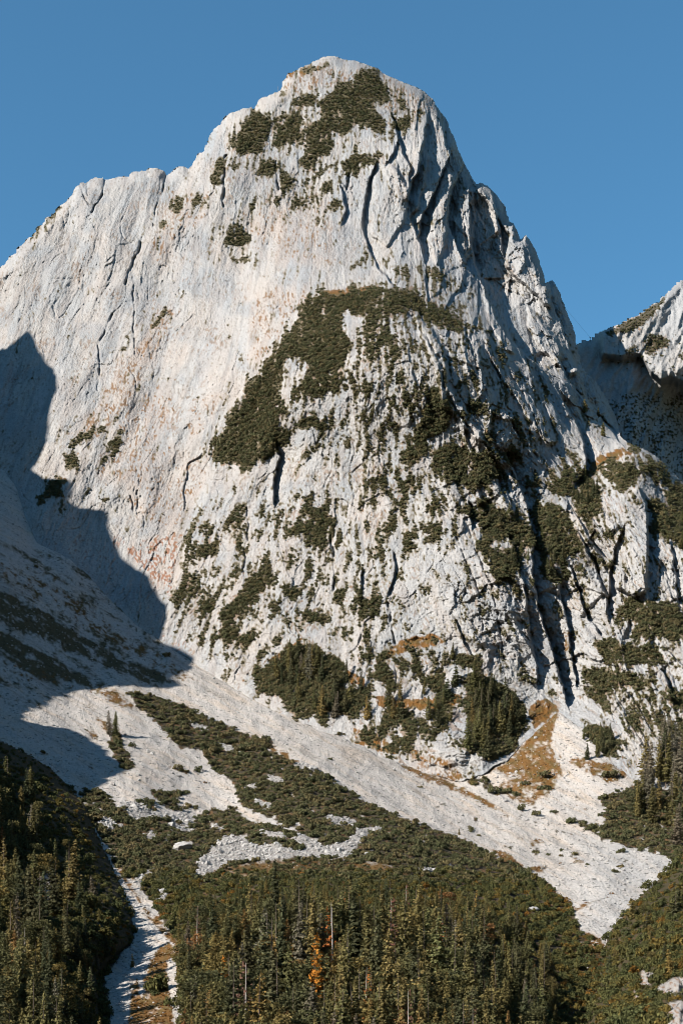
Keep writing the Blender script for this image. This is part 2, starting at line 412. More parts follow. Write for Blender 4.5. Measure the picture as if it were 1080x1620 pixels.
# --- the gullies, scarps and cracks one can follow by eye: (kind, depth m, width px, line)
FEAT = [
    ('g', 6, 2.5, [(263, 276), (256, 305), (248, 327), (242, 357)]),
    ('g', 8, 3, [(224, 376), (218, 400), (207, 427), (197, 449)]), ('g', 5, 2, [(214, 560), (212, 452)]),
    ('g', 6, 2.6, [(178, 498), (167, 523), (157, 547), (158, 573), (155, 600), (155, 618)]),
    ('g', 7, 3, [(126, 291), (132, 305), (140, 325)]), ('g', 7, 3, [(166, 284), (162, 305), (156, 320), (146, 335)]), ('g', 4, 2, [(138, 290), (141, 310)]),
    ('g', 9, 4, [(358, 248), (355, 293), (355, 326)]), ('g', 7, 2.5, [(436, 255), (440, 290), (440, 300)]),
    ('s', 9, 9, [(590, 268), (579, 300), (575, 334), (575, 372), (582, 392)]),
    ('s', 10, 9, [(622, 190), (629, 216), (638, 245), (649, 267), (647, 301), (644, 323), (650, 350), (660, 372)]),
    ('s', 15, 16, [(672, 205), (668, 235), (660, 270), (648, 300)]),
    ('s', 17, 16, [(706, 255), (695, 285), (684, 310), (669, 338), (662, 378), (668, 400)]),
    ('s', 18, 18, [(730, 262), (716, 295), (709, 330), (709, 358), (722, 390), (735, 415)]),
    ('s', 16, 12, [(697, 176), (700, 200), (706, 235), (715, 262)]),
    ('s', 26, 36, [(742, 330), (742, 370), (752, 420), (770, 470), (790, 512), (808, 543), (836, 566)]),
    ('s', 14, 12, [(778, 306), (784, 335), (790, 360), (795, 395)]),
    ('s', 26, 16, [(862, 446), (866, 470), (880, 500), (900, 545), (915, 590)]),
    ('s', 14, 12, [(813, 543), (833, 573), (853, 613), (872, 640), (890, 668)]),
    ('s', 22, 15, [(885, 575), (896, 596), (912, 620), (933, 643), (953, 666), (974, 692)]),
    ('s', 22, 18, [(893, 640), (912, 672), (924, 702), (926, 735), (918, 750)]),
    ('s', 9, 7, [(434, 704), (441, 724), (434, 758), (435, 792)]),
    ('g', 7, 3, [(523, 848), (528, 880), (530, 905), (529, 935)]),
    ('s', 2.6, 4, [(315, 722), (298, 733), (292, 767), (290, 802)]), ('g', 4, 2, [(206, 785), (212, 800), (213, 825)]), ('g', 4, 2, [(218, 775), (217, 815)]),
    ('g', 4, 2, [(390, 805), (394, 830), (388, 870), (386, 905)]),
    ('g', 4, 2, [(720, 845), (743, 900), (757, 938), (760, 973), (763, 999)]), ('g', 4, 2.5, [(737, 830), (757, 880), (779, 933), (787, 973), (797, 1042)]),
    ('s', 5, 5, [(722, 985), (728, 1003), (735, 1020), (742, 1032)]),
    ('s', 17, 12, [(800, 722), (812, 745), (833, 793), (843, 850), (842, 907), (850, 960), (869, 1013), (885, 1070), (895, 1105)]),
    ('s', 10, 7, [(780, 735), (790, 770)]), ('s', 9, 7, [(742, 800), (745, 828)]),
    ('s', 7, 7, [(806, 850), (818, 890), (832, 945), (836, 1003), (848, 1050), (850, 1080)]),
    ('s', 8, 6, [(870, 940), (888, 950), (900, 998), (903, 1036), (911, 1078)]), ('s', 8, 6, [(905, 905), (915, 940), (930, 980), (948, 1004)]),
    ('s', 6, 5, [(878, 905), (886, 935), (892, 970)]),
    ('g', 5, 2.5, [(735, 520), (744, 547), (752, 580), (757, 609)]), ('g', 6, 3.5, [(648, 495), (673, 533), (697, 570), (702, 610), (717, 640), (750, 690), (793, 729), (815, 757)]),
    ('g', 5, 2.5, [(800, 580), (822, 620), (845, 660)]), ('g', 5, 2.5, [(770, 560), (790, 600), (800, 640), (830, 690)]), ('g', 4, 2, [(815, 600), (840, 650), (858, 690), (875, 715)]),
    ('g', 5, 3, [(835, 600), (862, 650), (885, 700)]), ('g', 6, 3, [(800, 655), (820, 685), (850, 725)]),
    ('s', 7, 6, [(918, 850), (929, 874), (940, 893), (948, 919), (958, 943), (961, 972)]),
    ('s', 7, 6, [(985, 836), (972, 868), (966, 905), (962, 935), (960, 960)]),
    ('s', 6, 6, [(1024, 805), (1026, 845), (1027, 874)]), ('s', 6, 6, [(1062, 870), (1068, 910), (1070, 955)]), ('g', 4, 2, [(1040, 900), (1042, 940)]),
    ('s', 10, 8, [(1048, 1064), (1056, 1085), (1064, 1105)]), ('s', 7, 6, [(1055, 1030), (1070, 1045), (1080, 1052)]),
    ('s', 10, 8, [(588, 402), (600, 427), (620, 450)]), ('g', 5, 2.5, [(555, 265), (548, 300)]), ('s', 6, 6, [(540, 300), (546, 330), (542, 350)]),
    ('s', 5, 5, [(572, 905), (570, 930), (570, 955)]), ('s', 5, 5, [(622, 880), (625, 905), (614, 935)]), ('g', 5, 3, [(613, 955), (620, 985), (624, 1018)]),
    ('s', 7, 8, [(627, 230), (617, 250)]), ('s', 6, 6, [(655, 480), (668, 505)]), ('s', 8, 8, [(672, 436), (675, 470)]),
]
wX, wY = X + 2.6 * fbm(X / 16, Yp / 22, 2, 41), Yp + 2.6 * fbm(X / 18, Yp / 16, 2, 42)
for kind, dep, wid, line in FEAT:
    xs = [p[0] for p in line]; ys = [p[1] for p in line]
    pad = wid * 4 + 14
    if kind != 'g': dep *= 1.35
    elif max(xs) < 350: dep *= .95; wid *= .85
    b = gA.box(min(xs) - pad, max(xs) + pad, min(ys) - pad, max(ys) + pad)
    jx = wX[b]; jy = wY[b]
    if line[-1][1] < line[0][1]: line = line[::-1]
    d, sg = segdist(jx, jy, line)
    # fade along the ends
    t = np.clip((jy - min(ys) + pad * .4) / (pad * .4 + 1e-6), 0, 1) * np.clip((max(ys) + pad * .5 - jy) / (pad * .5), 0, 1)
    if kind == 'g':
        t = t * (.25 + .75 * smooth(-.35, .15, perlin(jx / 9, jy / 15, 43)))
        relief[b] -= dep * np.exp(-(d / (wid * .62)) ** 2) * t
    elif kind == 's':          # drops sharply on the right of the line and comes back slowly
        e = d * sg
        relief[b] -= dep * smooth(-1.2, 2.0, e) * np.exp(-np.clip(e, 0, None) / (wid * 1.25)) * t
        relief[b] += .25 * dep * np.exp(-(np.clip(-e, 0, None) / wid) ** 1.5) * (e <= 0) * t
    else:                      # facet recessed below the line
        e = -d * sg
        relief[b] -= dep * smooth(-1.2, 3.0, e) * np.exp(-np.clip(e, 0, None) / wid) * t

RAISED = [(20, [(797,420),(806,375),(812,353),(822,377),(831,368),(842,380),(855,402),(866,447),(868,488),(845,465),(820,442)]), (12, [(742,282),(756,284),(776,288),(802,318),(816,352),(806,372),(786,345),(765,315)]),
          (13, [(833,486),(850,498),(890,548),(916,590),(900,592),(860,560),(838,520)]), (13, [(893,588),(925,580),(962,628),(986,694),(957,667),(930,642),(905,610)]),
          (9, [(655,495),(680,518),(703,560),(708,610),(762,690),(803,735),(790,737),(740,682),(715,652),(698,640),(690,580),(665,532)]), (13, [(984,786),(1010,772),(1023,800),(1026,870),(1021,935),(1000,945),(974,928),(984,870),(991,830)]),
          (10, [(908,842),(930,850),(966,912),(963,938),(945,902),(920,870)]), (9, [(640,300),(655,270),(664,230),(676,245),(672,290),(660,330),(648,345)]), (10, [(688,310),(706,262),(716,280),(708,330),(704,390),(690,420),(676,380)]),
          (9, [(727,300),(748,300),(752,345),(745,390),(730,420),(716,390),(720,340)]), (9, [(760,440),(775,450),(800,520),(815,560),(800,555),(775,510)]), (8, [(590,280),(622,260),(645,300),(640,350),(612,390),(585,370)]),
          (8, [(760,520),(800,560),(850,640),(880,700),(865,705),(820,640),(775,570)]), (7, [(1045,1050),(1062,1070),(1075,1110),(1060,1105),(1048,1075)])]
for hgt, poly in RAISED:
    xs = [p[0] for p in poly]; ys = [p[1] for p in poly]
    b = gA.box(min(xs) - 20, max(xs) + 20, min(ys) - 20, max(ys) + 20)
    relief[b] += hgt * blur(inpoly(wX[b], wY[b], poly).astype(float), 1.6)

# the rounded buttress stands clear of the wall behind along its left and upper edge
DOME_EDGE = [(700,484),(633,457),(567,458),(487,463),(470,500),(423,570),(373,633),(342,707),(335,760),(318,800),(295,860),(272,940),(262,1010)]
b = gA.box(200, 900, 380, 1110)
dd, _ = segdist(wX[b], wY[b], DOME_EDGE)
relief[b] += 13 * blur(inpoly(wX[b], wY[b], DOME_EDGE + [(420,1100),(900,1100),(900,600)]).astype(float), 1.8) * np.exp(-dd / 70) * smooth(1010, 940, wY[b]) * smooth(700, 620, wX[b])

# --- where the summit rounds away behind the outline
cg = Grid(-62, 1206, 84, 820, 4)
cd, _ = segdist(cg.X, cg.Y, SIL)
dsil = bilinear(cd, (X - cg.x0) / 4, (Yp - cg.y0) / 4)
dsil = np.where(Yp > 815, 200, dsil)
bend = 42 * np.clip(1 - dsil / 16, 0, 1) ** 2
relief *= .6 + .4 * smooth(0, 6, dsil)
foot = smooth(2, 34, -below)
relief = relief * (.25 + .75 * foot) - 1.0 * (1 - foot)
Adep = A0 - relief + bend
Dd_A = tpsD(X, Yp)
Adep = np.where(below > 0, np.maximum(Adep, Dd_A + below * .9), Adep)
jag = 2.2 * fbm(X / 13, Yp / 13, 2, 51)
validA = inpoly(X + jag, Yp + jag * .8, SIL + [(1202, 1300), (-64, 1300)]) & (below < 26) & (X > -61)

# --- vegetation on the cliffs
VEG = [
 (1, [(403,173),(427,183),(432,193),(430,207),(422,233),(407,245),(387,247),(368,233),(368,220),(383,200),(393,183)]),
 (1, [(440,203),(467,178),(488,183),(480,200),(473,220),(453,227),(437,237),(432,227)]),
 (1, [(460,160),(480,148),(502,153),(490,170),(473,168),(460,170)]), (.95, [(435,183),(453,175),(455,187),(440,191)]),
 (.93, [(497,163),(523,147),(530,133),(547,127),(573,110),(592,108),(610,130),(614,160),(588,164),(607,190),(603,216),(584,201),(562,197),(540,223),(527,207),(507,217),(500,240),(480,220),(487,197),(517,177),(500,172)]),
 (.88, [(480,240),(503,227),(527,223),(530,233),(513,247),(487,273),(473,263),(474,250)]), (.9, [(487,280),(527,257),(530,263),(500,287),(487,290)]),
 (.8, [(533,260),(560,243),(583,247),(600,237),(618,245),(577,267),(562,282),(540,271)]), (.88, [(620,190),(640,186),(651,201),(636,212),(621,201)]),
 (.6, [(629,156),(644,164),(640,171),(629,167)]), (.5, [(651,164),(670,175),(666,182),(655,175)]), (.7, [(470,105),(500,103),(530,97),(515,108),(490,115),(473,112)]),
 (.95, [(357,240),(358,253),(350,290),(333,297),(337,273),(347,247)]), (.85, [(283,313),(293,317),(293,330),(280,343),(265,330)]), (.6, [(300,307),(323,300),(317,327),(303,327)]),
 (1, [(247,357),(260,347),(268,353),(257,360)]), (.9, [(363,353),(380,353),(383,363),(397,367),(403,380),(383,390),(357,393),(350,397),(360,370)]), (.6, [(365,408),(395,405),(392,420),(372,418)]),
 (.95, [(395,320),(403,327),(403,353),(393,350)]), (.85, [(428,310),(447,307),(447,313),(433,318)]),
 (.42, [(410,250),(480,280),(530,290),(545,330),(520,350),(480,340),(430,330),(440,290),(405,280)]), (.9, [(420,247),(433,247),(433,273),(413,277)]), (.85, [(373,257),(380,260),(370,277),(366,270)]),
 (.95, [(543,427),(577,403),(567,430),(547,433)]), (.42, [(612,415),(690,420),(735,450),(720,465),(640,440),(612,432)]),
 (1, [(487,463),(513,467),(567,457),(587,452),(633,455),(667,467),(693,483),(723,500),(750,513),(780,527),(807,550),(787,543),(760,523),(740,521),(713,524),(697,520),(673,510),(663,493),(643,487),(633,477),(623,493),(615,483),(603,477),(577,477),(553,483),(540,503),(547,530),(567,547),(547,560),(540,587),(533,617),(487,633),(457,640),(463,613),(487,587),(480,560),(450,573),(443,600),(427,617),(433,640),(460,647),(450,683),(443,700),(430,720),(413,727),(383,753),(370,733),(337,737),(340,707),(350,677),(373,633),(393,603),(423,570),(447,533),(470,500),(477,480)]),
 (.8, [(570,497),(600,497),(620,533),(633,573),(600,560),(573,533)]), (.65, [(547,597),(587,600),(593,617),(560,627),(540,615)]), (.8, [(450,683),(473,663),(540,657),(553,683),(500,677),(453,690)]),
 (.62, [(477,717),(507,700),(533,700),(515,711),(480,727)]), (.40, [(545,560),(600,520),(640,480),(690,560),(720,640),(700,760),(600,760),(560,700)]),
 (1, [(677,617),(697,617),(713,640),(720,653),(703,663),(697,687),(677,693),(667,717),(653,733),(630,727),(643,700),(657,680),(673,657),(663,633)]),
 (.85, [(700,693),(733,710),(767,710),(797,737),(813,760),(687,760),(683,733)]), (.85, [(683,727),(717,720),(780,723),(790,763),(757,777),(730,770),(693,767)]),
 (.88, [(723,803),(740,800),(757,783),(783,800),(817,807),(837,837),(843,860),(827,863),(817,907),(807,927),(783,907),(767,893),(750,863),(763,847),(750,827)]),
 (.92, [(840,800),(883,797),(900,827),(890,860),(897,920),(870,920),(857,893),(850,847)]), (1, [(891,741),(913,736),(930,749),(958,799),(947,811),(919,816),(899,802),(888,769)]),
 (.93, [(938,736),(958,724),(986,730),(1013,744),(1002,769),(980,783),(972,763),(952,758)]),
 (.93, [(984,699),(1024,713),(1052,744),(1080,763),(1140,800),(1140,880),(1080,874),(1058,852),(1036,844),(1030,819),(1024,794),(1047,791),(1058,772),(1030,763),(1013,741),(997,711)]),
 (.62, [(947,836),(986,830),(991,844),(974,858),(952,858)]), (.7, [(872,824),(911,836),(922,872),(902,880),(886,916),(872,880)]),
 (.97, [(976,964),(992,943),(1007,954),(1026,946),(1059,956),(1080,977),(1140,990),(1140,1020),(1059,1011),(1033,1006),(1002,1008),(997,995),(1013,985),(976,980)]),
 (.88, [(940,1016),(966,1008),(997,1024),(1033,1016),(1059,1029),(1049,1047),(1015,1052),(987,1055),(961,1044),(945,1031)]),
 (.52, [(915,1050),(985,1055),(1030,1060),(1140,1080),(1140,1200),(1040,1180),(960,1130),(920,1090)]), (.85, [(917,1065),(945,1055),(981,1068),(956,1101),(935,1086)]),
 (1, [(880,1184),(896,1166),(924,1151),(966,1153),(981,1177),(976,1200),(904,1197)]),
 (1, [(672,1075),(703,1064),(697,1094),(678,1097)]), (.9, [(686,1025),(731,1031),(767,1044),(762,1056),(731,1056),(700,1053)]),
 (1, [(739,1064),(769,1072),(800,1085),(833,1119),(825,1156),(811,1192),(775,1206),(739,1192),(736,1133)]), (.92, [(600,1119),(636,1119),(675,1139),(675,1172),(642,1156),(608,1156)]),
 (.97, [(611,1161),(644,1164),(672,1189),(664,1203),(644,1192)]), (.75, [(694,1094),(722,1106),(717,1139),(683,1178),(678,1133)]), (.8, [(676,1003),(690,1004),(692,1018),(680,1016)]),
 (1, [(399,1061),(447,1033),(472,1016),(508,1022),(547,1052),(547,1091),(586,1083),(588,1098),(563,1141),(544,1133),(519,1130),(522,1158),(491,1141),(458,1124),(436,1108),(411,1091)]),
 (.92, [(569,1038),(588,1036),(586,1049),(572,1048)]), (.92, [(594,1036),(611,1036),(624,1080),(591,1077)]), (.72, [(644,1022),(672,1038),(672,1063),(652,1066)]),
 (.85, [(360,827),(377,820),(357,843)]), (.88, [(290,890),(317,863),(353,857),(350,873),(317,887),(300,897)]), (.92, [(270,957),(280,923),(303,903),(313,913),(283,963)]),
 (.65, [(300,933),(337,933),(345,970),(317,967)]), (1, [(397,907),(420,897),(417,927),(403,953),(383,977),(377,1010),(353,1025),(348,1000),(363,967)]), (.92, [(380,1017),(397,993),(410,997),(400,1023)]),
 (.85, [(447,890),(470,893),(457,907)]), (.82, [(480,780),(497,800),(530,823),(527,850),(503,867),(490,860),(483,827),(450,853),(437,863),(440,850),(477,830)]),
 (.75, [(460,933),(480,917),(467,947)]), (.75, [(463,963),(500,968),(517,980),(512,988),(480,976)]), (.75, [(560,947),(597,947),(610,983),(567,980)]), (.92, [(430,1013),(450,1010),(437,1027)]),
 (.36, [(270,960),(330,800),(480,780),(620,790),(620,1000),(480,1010),(400,1060),(300,1020)]), (.9, [(320,793),(323,807),(303,843),(290,867),(287,860),(300,833)]),
 (.92, [(107,707),(117,687),(170,670),(163,683),(113,710)]), (.6, [(93,727),(130,707),(120,747),(103,743)]), (.8, [(157,737),(167,707),(193,673),(196,680),(180,727)]),
 (1, [(267,480),(263,497),(243,523),(240,519),(257,488)]), (.95, [(195,547),(204,549),(190,560),(188,556)]), (.95, [(219,608),(231,605),(217,623)]), (.95, [(127,787),(150,763),(147,775),(130,790)]),
 (.9, [(160,803),(173,777),(172,790),(163,804)]), (.95, [(179,783),(193,779),(188,788)]), (.97, [(58,793),(77,763),(107,760),(100,780),(63,802)]), (.95, [(212,528),(221,522),(217,534)]),
 (.7, [(580,753),(617,757),(657,757),(663,777),(593,783)]), (.85, [(670,797),(682,800),(693,817),(680,812)]), (.75, [(627,797),(636,800),(647,833),(640,832)]), (1, [(670,867),(673,850),(693,853),(687,862)]),
 (.92, [(637,843),(660,843),(655,854)]), (.75, [(567,1003),(587,997),(583,1004)]), (.65, [(713,607),(733,603),(736,612),(720,614)]), (.65, [(723,630),(767,637),(797,650),(787,660),(740,657)]),
 (.68, [(793,677),(820,710),(833,733),(813,730)]), (.6, [(915,640),(930,655),(955,690),(945,692),(922,665)]), (.40, [(830,740),(885,740),(960,830),(960,900),(880,940),(830,860)]),
 (.30, [(690,480),(760,530),(860,600),(900,740),(780,720),(720,640)]), (.25, [(575,400),(760,460),(790,520),(650,470)]), (.34, [(560,760),(720,770),(740,860),(640,880),(560,860)]),
 (.7, [(860, 1095), (885, 1090), (880, 1105)]), (.6, [(560,1165),(600,1120),(610,1165),(640,1195),(600,1190)]), (.35, [(560,1020),(660,1015),(690,1060),(640,1100),(560,1090)]),
 (.5, [(30,395),(70,345),(100,318),(105,324),(75,360),(45,390)]),
]
streak = .62 * perlin(Uw / 7, Vw / 34, 61) + .45 * perlin(X / 4.2, Yp / 6.0, 62) + .4 * perlin(X / 22, Yp / 24, 63)
VEG += [(1, [(375,640),(430,580),(452,600),(428,660),(456,692),(430,727),(345,732)]), (.36, [(590,130),(640,150),(662,190),(640,215),(600,200)]), (.9, [(520,470),(640,462),(650,490),(600,505),(560,500)])]
VEG = [(d_ ** .72, p_) for d_, p_ in VEG]
VEG.append((.21, [(560,480),(700,480),(860,640),(1080,900),(1080,1240),(900,1120),(700,1020),(270,1010),(300,800),(480,760),(560,640)]))
dens = gA.density(VEG, 2.3, X + 6 * fbm(X / 14, Yp / 14, 3, 64), Yp + 6 * fbm(X / 14, Yp / 14, 3, 65))
dens = np.maximum(dens, .62 * np.sqrt(np.clip(blur(dens, 13), 0, 1)))
dens = np.maximum(dens, .10 * smooth(380, 460, X + .4 * (Yp - 500)))
dens = dens + .16 * smooth(.3, .7, dens) * smooth(330, 290, Yp)
vegv = dens + .86 * streak
veg = smooth(.60, .67, vegv)
near_veg = blur(veg, 7)
# rusty autumn grass and lichen
RUST = [
 (.66, [(187,867),(235,850),(290,837),(293,853),(277,907),(267,947),(247,920),(213,890)]), (.62, [(150,640),(240,510),(270,478),(280,500),(225,600),(190,660),(150,700),(110,690)]),
 (1, [(505,466),(520,459),(565,456),(600,452),(600,459),(560,464),(520,470)]), (1, [(926,748),(945,722),(985,709),(997,716),(960,730),(935,750)]), (1, [(598,1103),(640,1109),(690,1108),(724,1103),(722,1116),(690,1124),(640,1122),(600,1114)]),
 (.8, [(415,1050),(455,1025),(475,1010),(470,1025),(440,1042)]), (.75, [(545,1060),(575,1075),(570,1085),(548,1078)]), (.75, [(610,1030),(640,1012),(680,1005),(700,1015),(650,1030),(615,1040)]),
 (.9, [(78,765),(95,757),(110,760),(90,768)]), (.55, [(290,680),(300,640),(335,620),(370,625),(340,660),(300,700)]), (.55, [(150,740),(200,640),(260,600),(280,640),(220,760),(160,770)]),
 (.55, [(395,470),(440,450),(490,450),(480,480),(430,560),(390,590)]), (.5, [(380,330),(450,300),(520,320),(540,420),(440,420),(400,400)]), (.6, [(450,110),(600,105),(690,170),(640,200),(560,130),(440,160)]),
 (.55, [(270,300),(340,300),(330,340),(250,420),(230,400)]), (.6, [(650,1180),(700,1200),(735,1235),(700,1238),(640,1210)]), (.7, [(560,1150),(600,1160),(640,1195),(560,1175)]), (.8, [(835,1120),(865,1110),(880,1128),(850,1150)]),
 (.5, [(270,700),(330,740),(310,800),(260,850),(190,780),(220,730)]), (.45, [(560,740),(600,700),(620,860),(580,900)]),
]
rd = gA.density(RUST, 4, X + 4 * perlin(X / 11, Yp / 11, 66), Yp + 3 * perlin(X / 11, Yp / 11, 67))
rn = .5 * perlin(Uw / 5, Vw / 14, 68) + .5 * perlin(X / 3.2, Yp / 4.5, 69) + .3 * perlin(X / 14, Yp / 16, 70)
rust = np.clip(smooth(.62, .80, rd * .95 + .70 * rn) + .8 * smooth(.40, .62, near_veg * .75 + .6 * rn), 0, 1)
specks = smooth(.46, .60, perlin(Uw / 3.2, Vw / 7, 71) * .8 + .55 * perlin(X / 30, Yp / 30, 72) + .12)
rust = np.maximum(rust, .6 * specks * smooth(-.1, .35, perlin(X / 55, Yp / 55, 75)))

def lerp(a, b, t):
    return a * (1 - t[..., None]) + np.asarray(b) * t[..., None]
def rock_tint(X, Y, U, V, warm):
    base = np.array([.525, .508, .49]) * np.ones(X.shape + (1,))
    base = lerp(base, (.54, .505, .47), warm * np.clip(.5 + .8 * perlin(X / 60, Y / 60, 81), 0, 1))
    base = lerp(base, (.47, .478, .485), np.clip(.35 + .9 * perlin(U / 40, V / 110, 82), 0, 1) * .9)
    base = lerp(base, (.40, .415, .43), smooth(.0, .5, fbm(X / 80, Y / 70, 3, 88)) * .75)
    base = lerp(base, (.25, .25, .255), smooth(.2, .7, perlin(U / 9, V / 70, 83) + .5 * perlin(X / 50, Y / 50, 84)) * .45)
    base = base * .62 * (1 + .10 * perlin(U / 5, V / 12, 85) + .07 * perlin(X / 3, Y / 3, 86))[..., None]
    return base
warm = np.clip(smooth(700, 300, X) + .3, 0, 1)
colA = rock_tint(X, Yp, Uw, Vw, warm)
colA = lerp(colA, (.35, .255, .195), .46 * np.clip(rd * (.55 + .9 * perlin(Uw / 12, Vw / 30, 76)) + .22 * warm * smooth(-.1, .5, perlin(X / 70, Yp / 50, 77)), 0, 1))
colA = lerp(colA, (.31, .265, .235), .3 * smooth(.25, .6, perlin(Uw / 14, Vw / 60, 87) + .3 * warm))
colA = lerp(colA, lerp(np.array([.16, .088, .040]) * np.ones(gA.shape + (1,)), (.20, .085, .042), smooth(310, 270, X) * smooth(820, 860, Yp)), rust * .85)
colA = lerp(colA, (.12, .095, .07), .5 * smooth(.44, .60, perlin(Uw / 2.6, Vw / 5.5, 73) + .35 * perlin(X / 36, Yp / 36, 74)))
colA = lerp(colA, (.15, .122, .075), .6 * smooth(.40, .60, vegv))
colA = lerp(colA, (.075, .062, .034), veg * .9)
LEDGE = [(1, [(500,466),(520,458),(565,455),(602,451),(602,460),(560,465),(520,472)]), (1, [(924,750),(945,722),(985,708),(999,717),(960,731),(937,752)]), (1, [(590,1102),(640,1107),(690,1104),(728,1098),(732,1112),(690,1122),(640,1122),(598,1116)]),
         (.95, [(412,1052),(455,1024),(478,1006),(474,1026),(440,1044)]), (.9, [(545,1058),(580,1075),(575,1088),(548,1078)]), (.95, [(610,1030),(640,1010),(682,1002),(706,1014),(690,1024),(650,1026),(615,1042)]), (.9, [(76,766),(95,755),(112,760),(90,770)]),
         (.95, [(832,1125),(848,1108),(866,1104),(884,1124),(868,1136),(846,1154)]), (.7, [(560,1150),(600,1160),(640,1198),(560,1178)]), (.6, [(440,105),(480,100),(530,104),(500,112),(450,125)]), (.62, [(640,1180),(700,1198),(740,1232),(700,1234)]), (.6, [(880,990),(905,1000),(910,1040),(890,1030)])]
ld = gA.density(LEDGE, 2, X + 4 * fbm(X / 10, Yp / 8, 2, 78), Yp + 3 * fbm(X / 10, Yp / 8, 2, 79))
ledge = .95 * smooth(.36, .80, ld + .75 * rn) * (1 - .9 * veg)
colA = lerp(colA, lerp(np.array([.135, .062, .013]) * np.ones(gA.shape + (1,)), (.10, .062, .018), smooth(-.2, .5, perlin(X / 12, Yp / 8, 119))), ledge)
colA = colA * .82
PA = to_world(X, Yp, Adep)
mountain = structure(mesh_from_grid('mountain', PA, validA, colA, M_ROCK))

# the far side of the mountain, so that it is a solid body
gB = Grid(-62, 1200, 84, 1290, 10)
depB = tpsA(gB.X, gB.Y) + 70 + .12 * np.abs(gB.Y - 700)
dB, _ = segdist(gB.X, gB.Y, SIL)
structure(mesh_from_grid('mountain_far_side', to_world(gB.X, gB.Y, depB), inpoly(gB.X, gB.Y, SIL + [(1202, 1250), (-64, 1250)]) & ((dB > 9) | (gB.Y > 800)), np.full(gB.shape + (3,), .28), M_ROCK))

# ================================================================== THE PEAK BEHIND, RIGHT
SILC = [(880, 585), (905, 556), (913, 540), (920, 538), (934, 538), (940, 528), (955, 521), (960, 520), (975, 512), (990, 506), (1010, 497), (1022, 488), (1040, 475), (1050, 465), (1062, 453), (1072, 444), (1078, 443), (1085, 447), (1100, 452), (1125, 470), (1180, 500), (1260, 520), (1330, 570)]
gC = Grid(880, 1326, 436, 900, 1.5)
XC, YC = gC.X, gC.Y
dC, _ = segdist(XC, YC, SILC)
depC = 1535 + (600 - YC) * .48 + (XC - 1000) * .05
# hollow added below the brow, deepening rightwards, to put that face in shade
y_brow = np.interp(XC, [930, 952, 1012, 1030, 1045, 1326], [548, 566, 564, 592, 604, 622]) + 4 * fbm(XC / 18, YC / 30, 2, 89)
depC = depC - 25 * smooth(944, 956, XC) * smooth(6, -6, YC - y_brow) + .95 * np.clip(XC - 1000, 0, 120) * smooth(-28, 62, YC - y_brow)
UC = XC + .35 * (YC - 600)
depC -= (7 * ridged(UC / 40, YC / 120, 91) + 3 * ridged(UC / 14, YC / 40, 92) + 1.6 * perlin(XC / 6, YC / 9, 93) + .8 * perlin(XC / 3, YC / 4, 94)) * smooth(0, 12, dC)
depC += 30 * np.clip(1 - dC / 12, 0, 1) ** 2
VEGC = [(.92, [(956,526),(996,504),(1036,480),(1058,458),(1052,476),(1031,502),(1000,524),(964,531)]), (.75, [(1018,536),(1036,527),(1051,531),(1062,544),(1044,553),(1022,571),(1020,550)]),
        (.85, [(987,560),(1004,542),(1002,556)]), (.75, [(1051,573),(1080,558),(1120,560),(1120,575),(1080,568)]), (.3, [(960,525),(1140,520),(1140,620),(960,580)]), (.46, [(880,640),(1000,620),(1326,620),(1326,900),(880,900)])]  # the broad lower scrub patch is there to darken the shaded face
dcn = gC.density(VEGC, 3, XC + 3 * perlin(XC / 8, YC / 8, 95), YC + 3 * perlin(XC / 8, YC / 8, 96))
vegC = smooth(.5, .6, dcn + .4 * (perlin(XC / 3, YC / 4, 97) * .9 + perlin(XC / 14, YC / 12, 98) * .35))
colC = rock_tint(XC, YC, UC, YC, np.ones(XC.shape))
colC = lerp(colC, (.16, .088, .040), .8 * smooth(.3, .6, blur(vegC, 5) * .8 + .5 * perlin(XC / 3.5, YC / 4, 99)))
colC = lerp(colC, (.05, .042, .024), vegC * .9)
colC = colC * .82
jc = 3.2 * fbm(XC / 9, YC / 9, 3, 90); jc2 = 3.2 * fbm(XC / 9, YC / 9, 3, 97)
validC = inpoly(XC + jc, YC + jc2, SILC + [(1330, 902), (878, 902)])
peak = structure(mesh_from_grid('distant_peak', to_world(XC, YC, depC), validC, colC, M_ROCK))

# ================================================================== THE SCREE SLOPES AND VALLEY FLOOR
gD = Grid(-160, 1330, 726, 1724, 2.0)
XD, YD = gD.X, gD.Y
cD = contact(XD)
sD = YD - cD
D0 = tpsD(XD, YD)
AatD = tpsA(np.clip(XD, -60, 1210), YD)
depD = np.where(sD < 0, np.maximum(D0, AatD + .9 * np.abs(sD) - .5), D0)
validD = sD > -12
PATH = [([(148, 1318), (160, 1338), (172, 1362), (187, 1388), (200, 1412), (212, 1434)], 6), ([(205, 1420), (214, 1440), (226, 1460), (232, 1482)], 11), ([(228, 1468), (234, 1492), (228, 1508)], 17),
        ([(226, 1503), (208, 1530), (196, 1552)], 17), ([(204, 1535), (194, 1565), (192, 1600), (184, 1640)], 13), ([(236, 1500), (232, 1525), (222, 1548), (226, 1572)], 5),
        ([(272, 1525), (270, 1545), (279, 1580), (281, 1612)], 8), ([(255, 1480), (276, 1498)], 2), ([(894, 1118), (880, 1148), (873, 1176), (882, 1198), (892, 1218), (905, 1250)], 3.5)]
pathd = np.zeros(gD.shape)
pwx = XD + 3.0 * fbm(XD / 10, YD / 8, 2, 101); pwy = YD + 2.5 * fbm(XD / 10, YD / 8, 2, 102)
for ln, w in PATH:
    d, _ = segdist(pwx, pwy, ln)
    pathd = np.maximum(pathd, smooth(w + 1.5, w - 1.5, d))
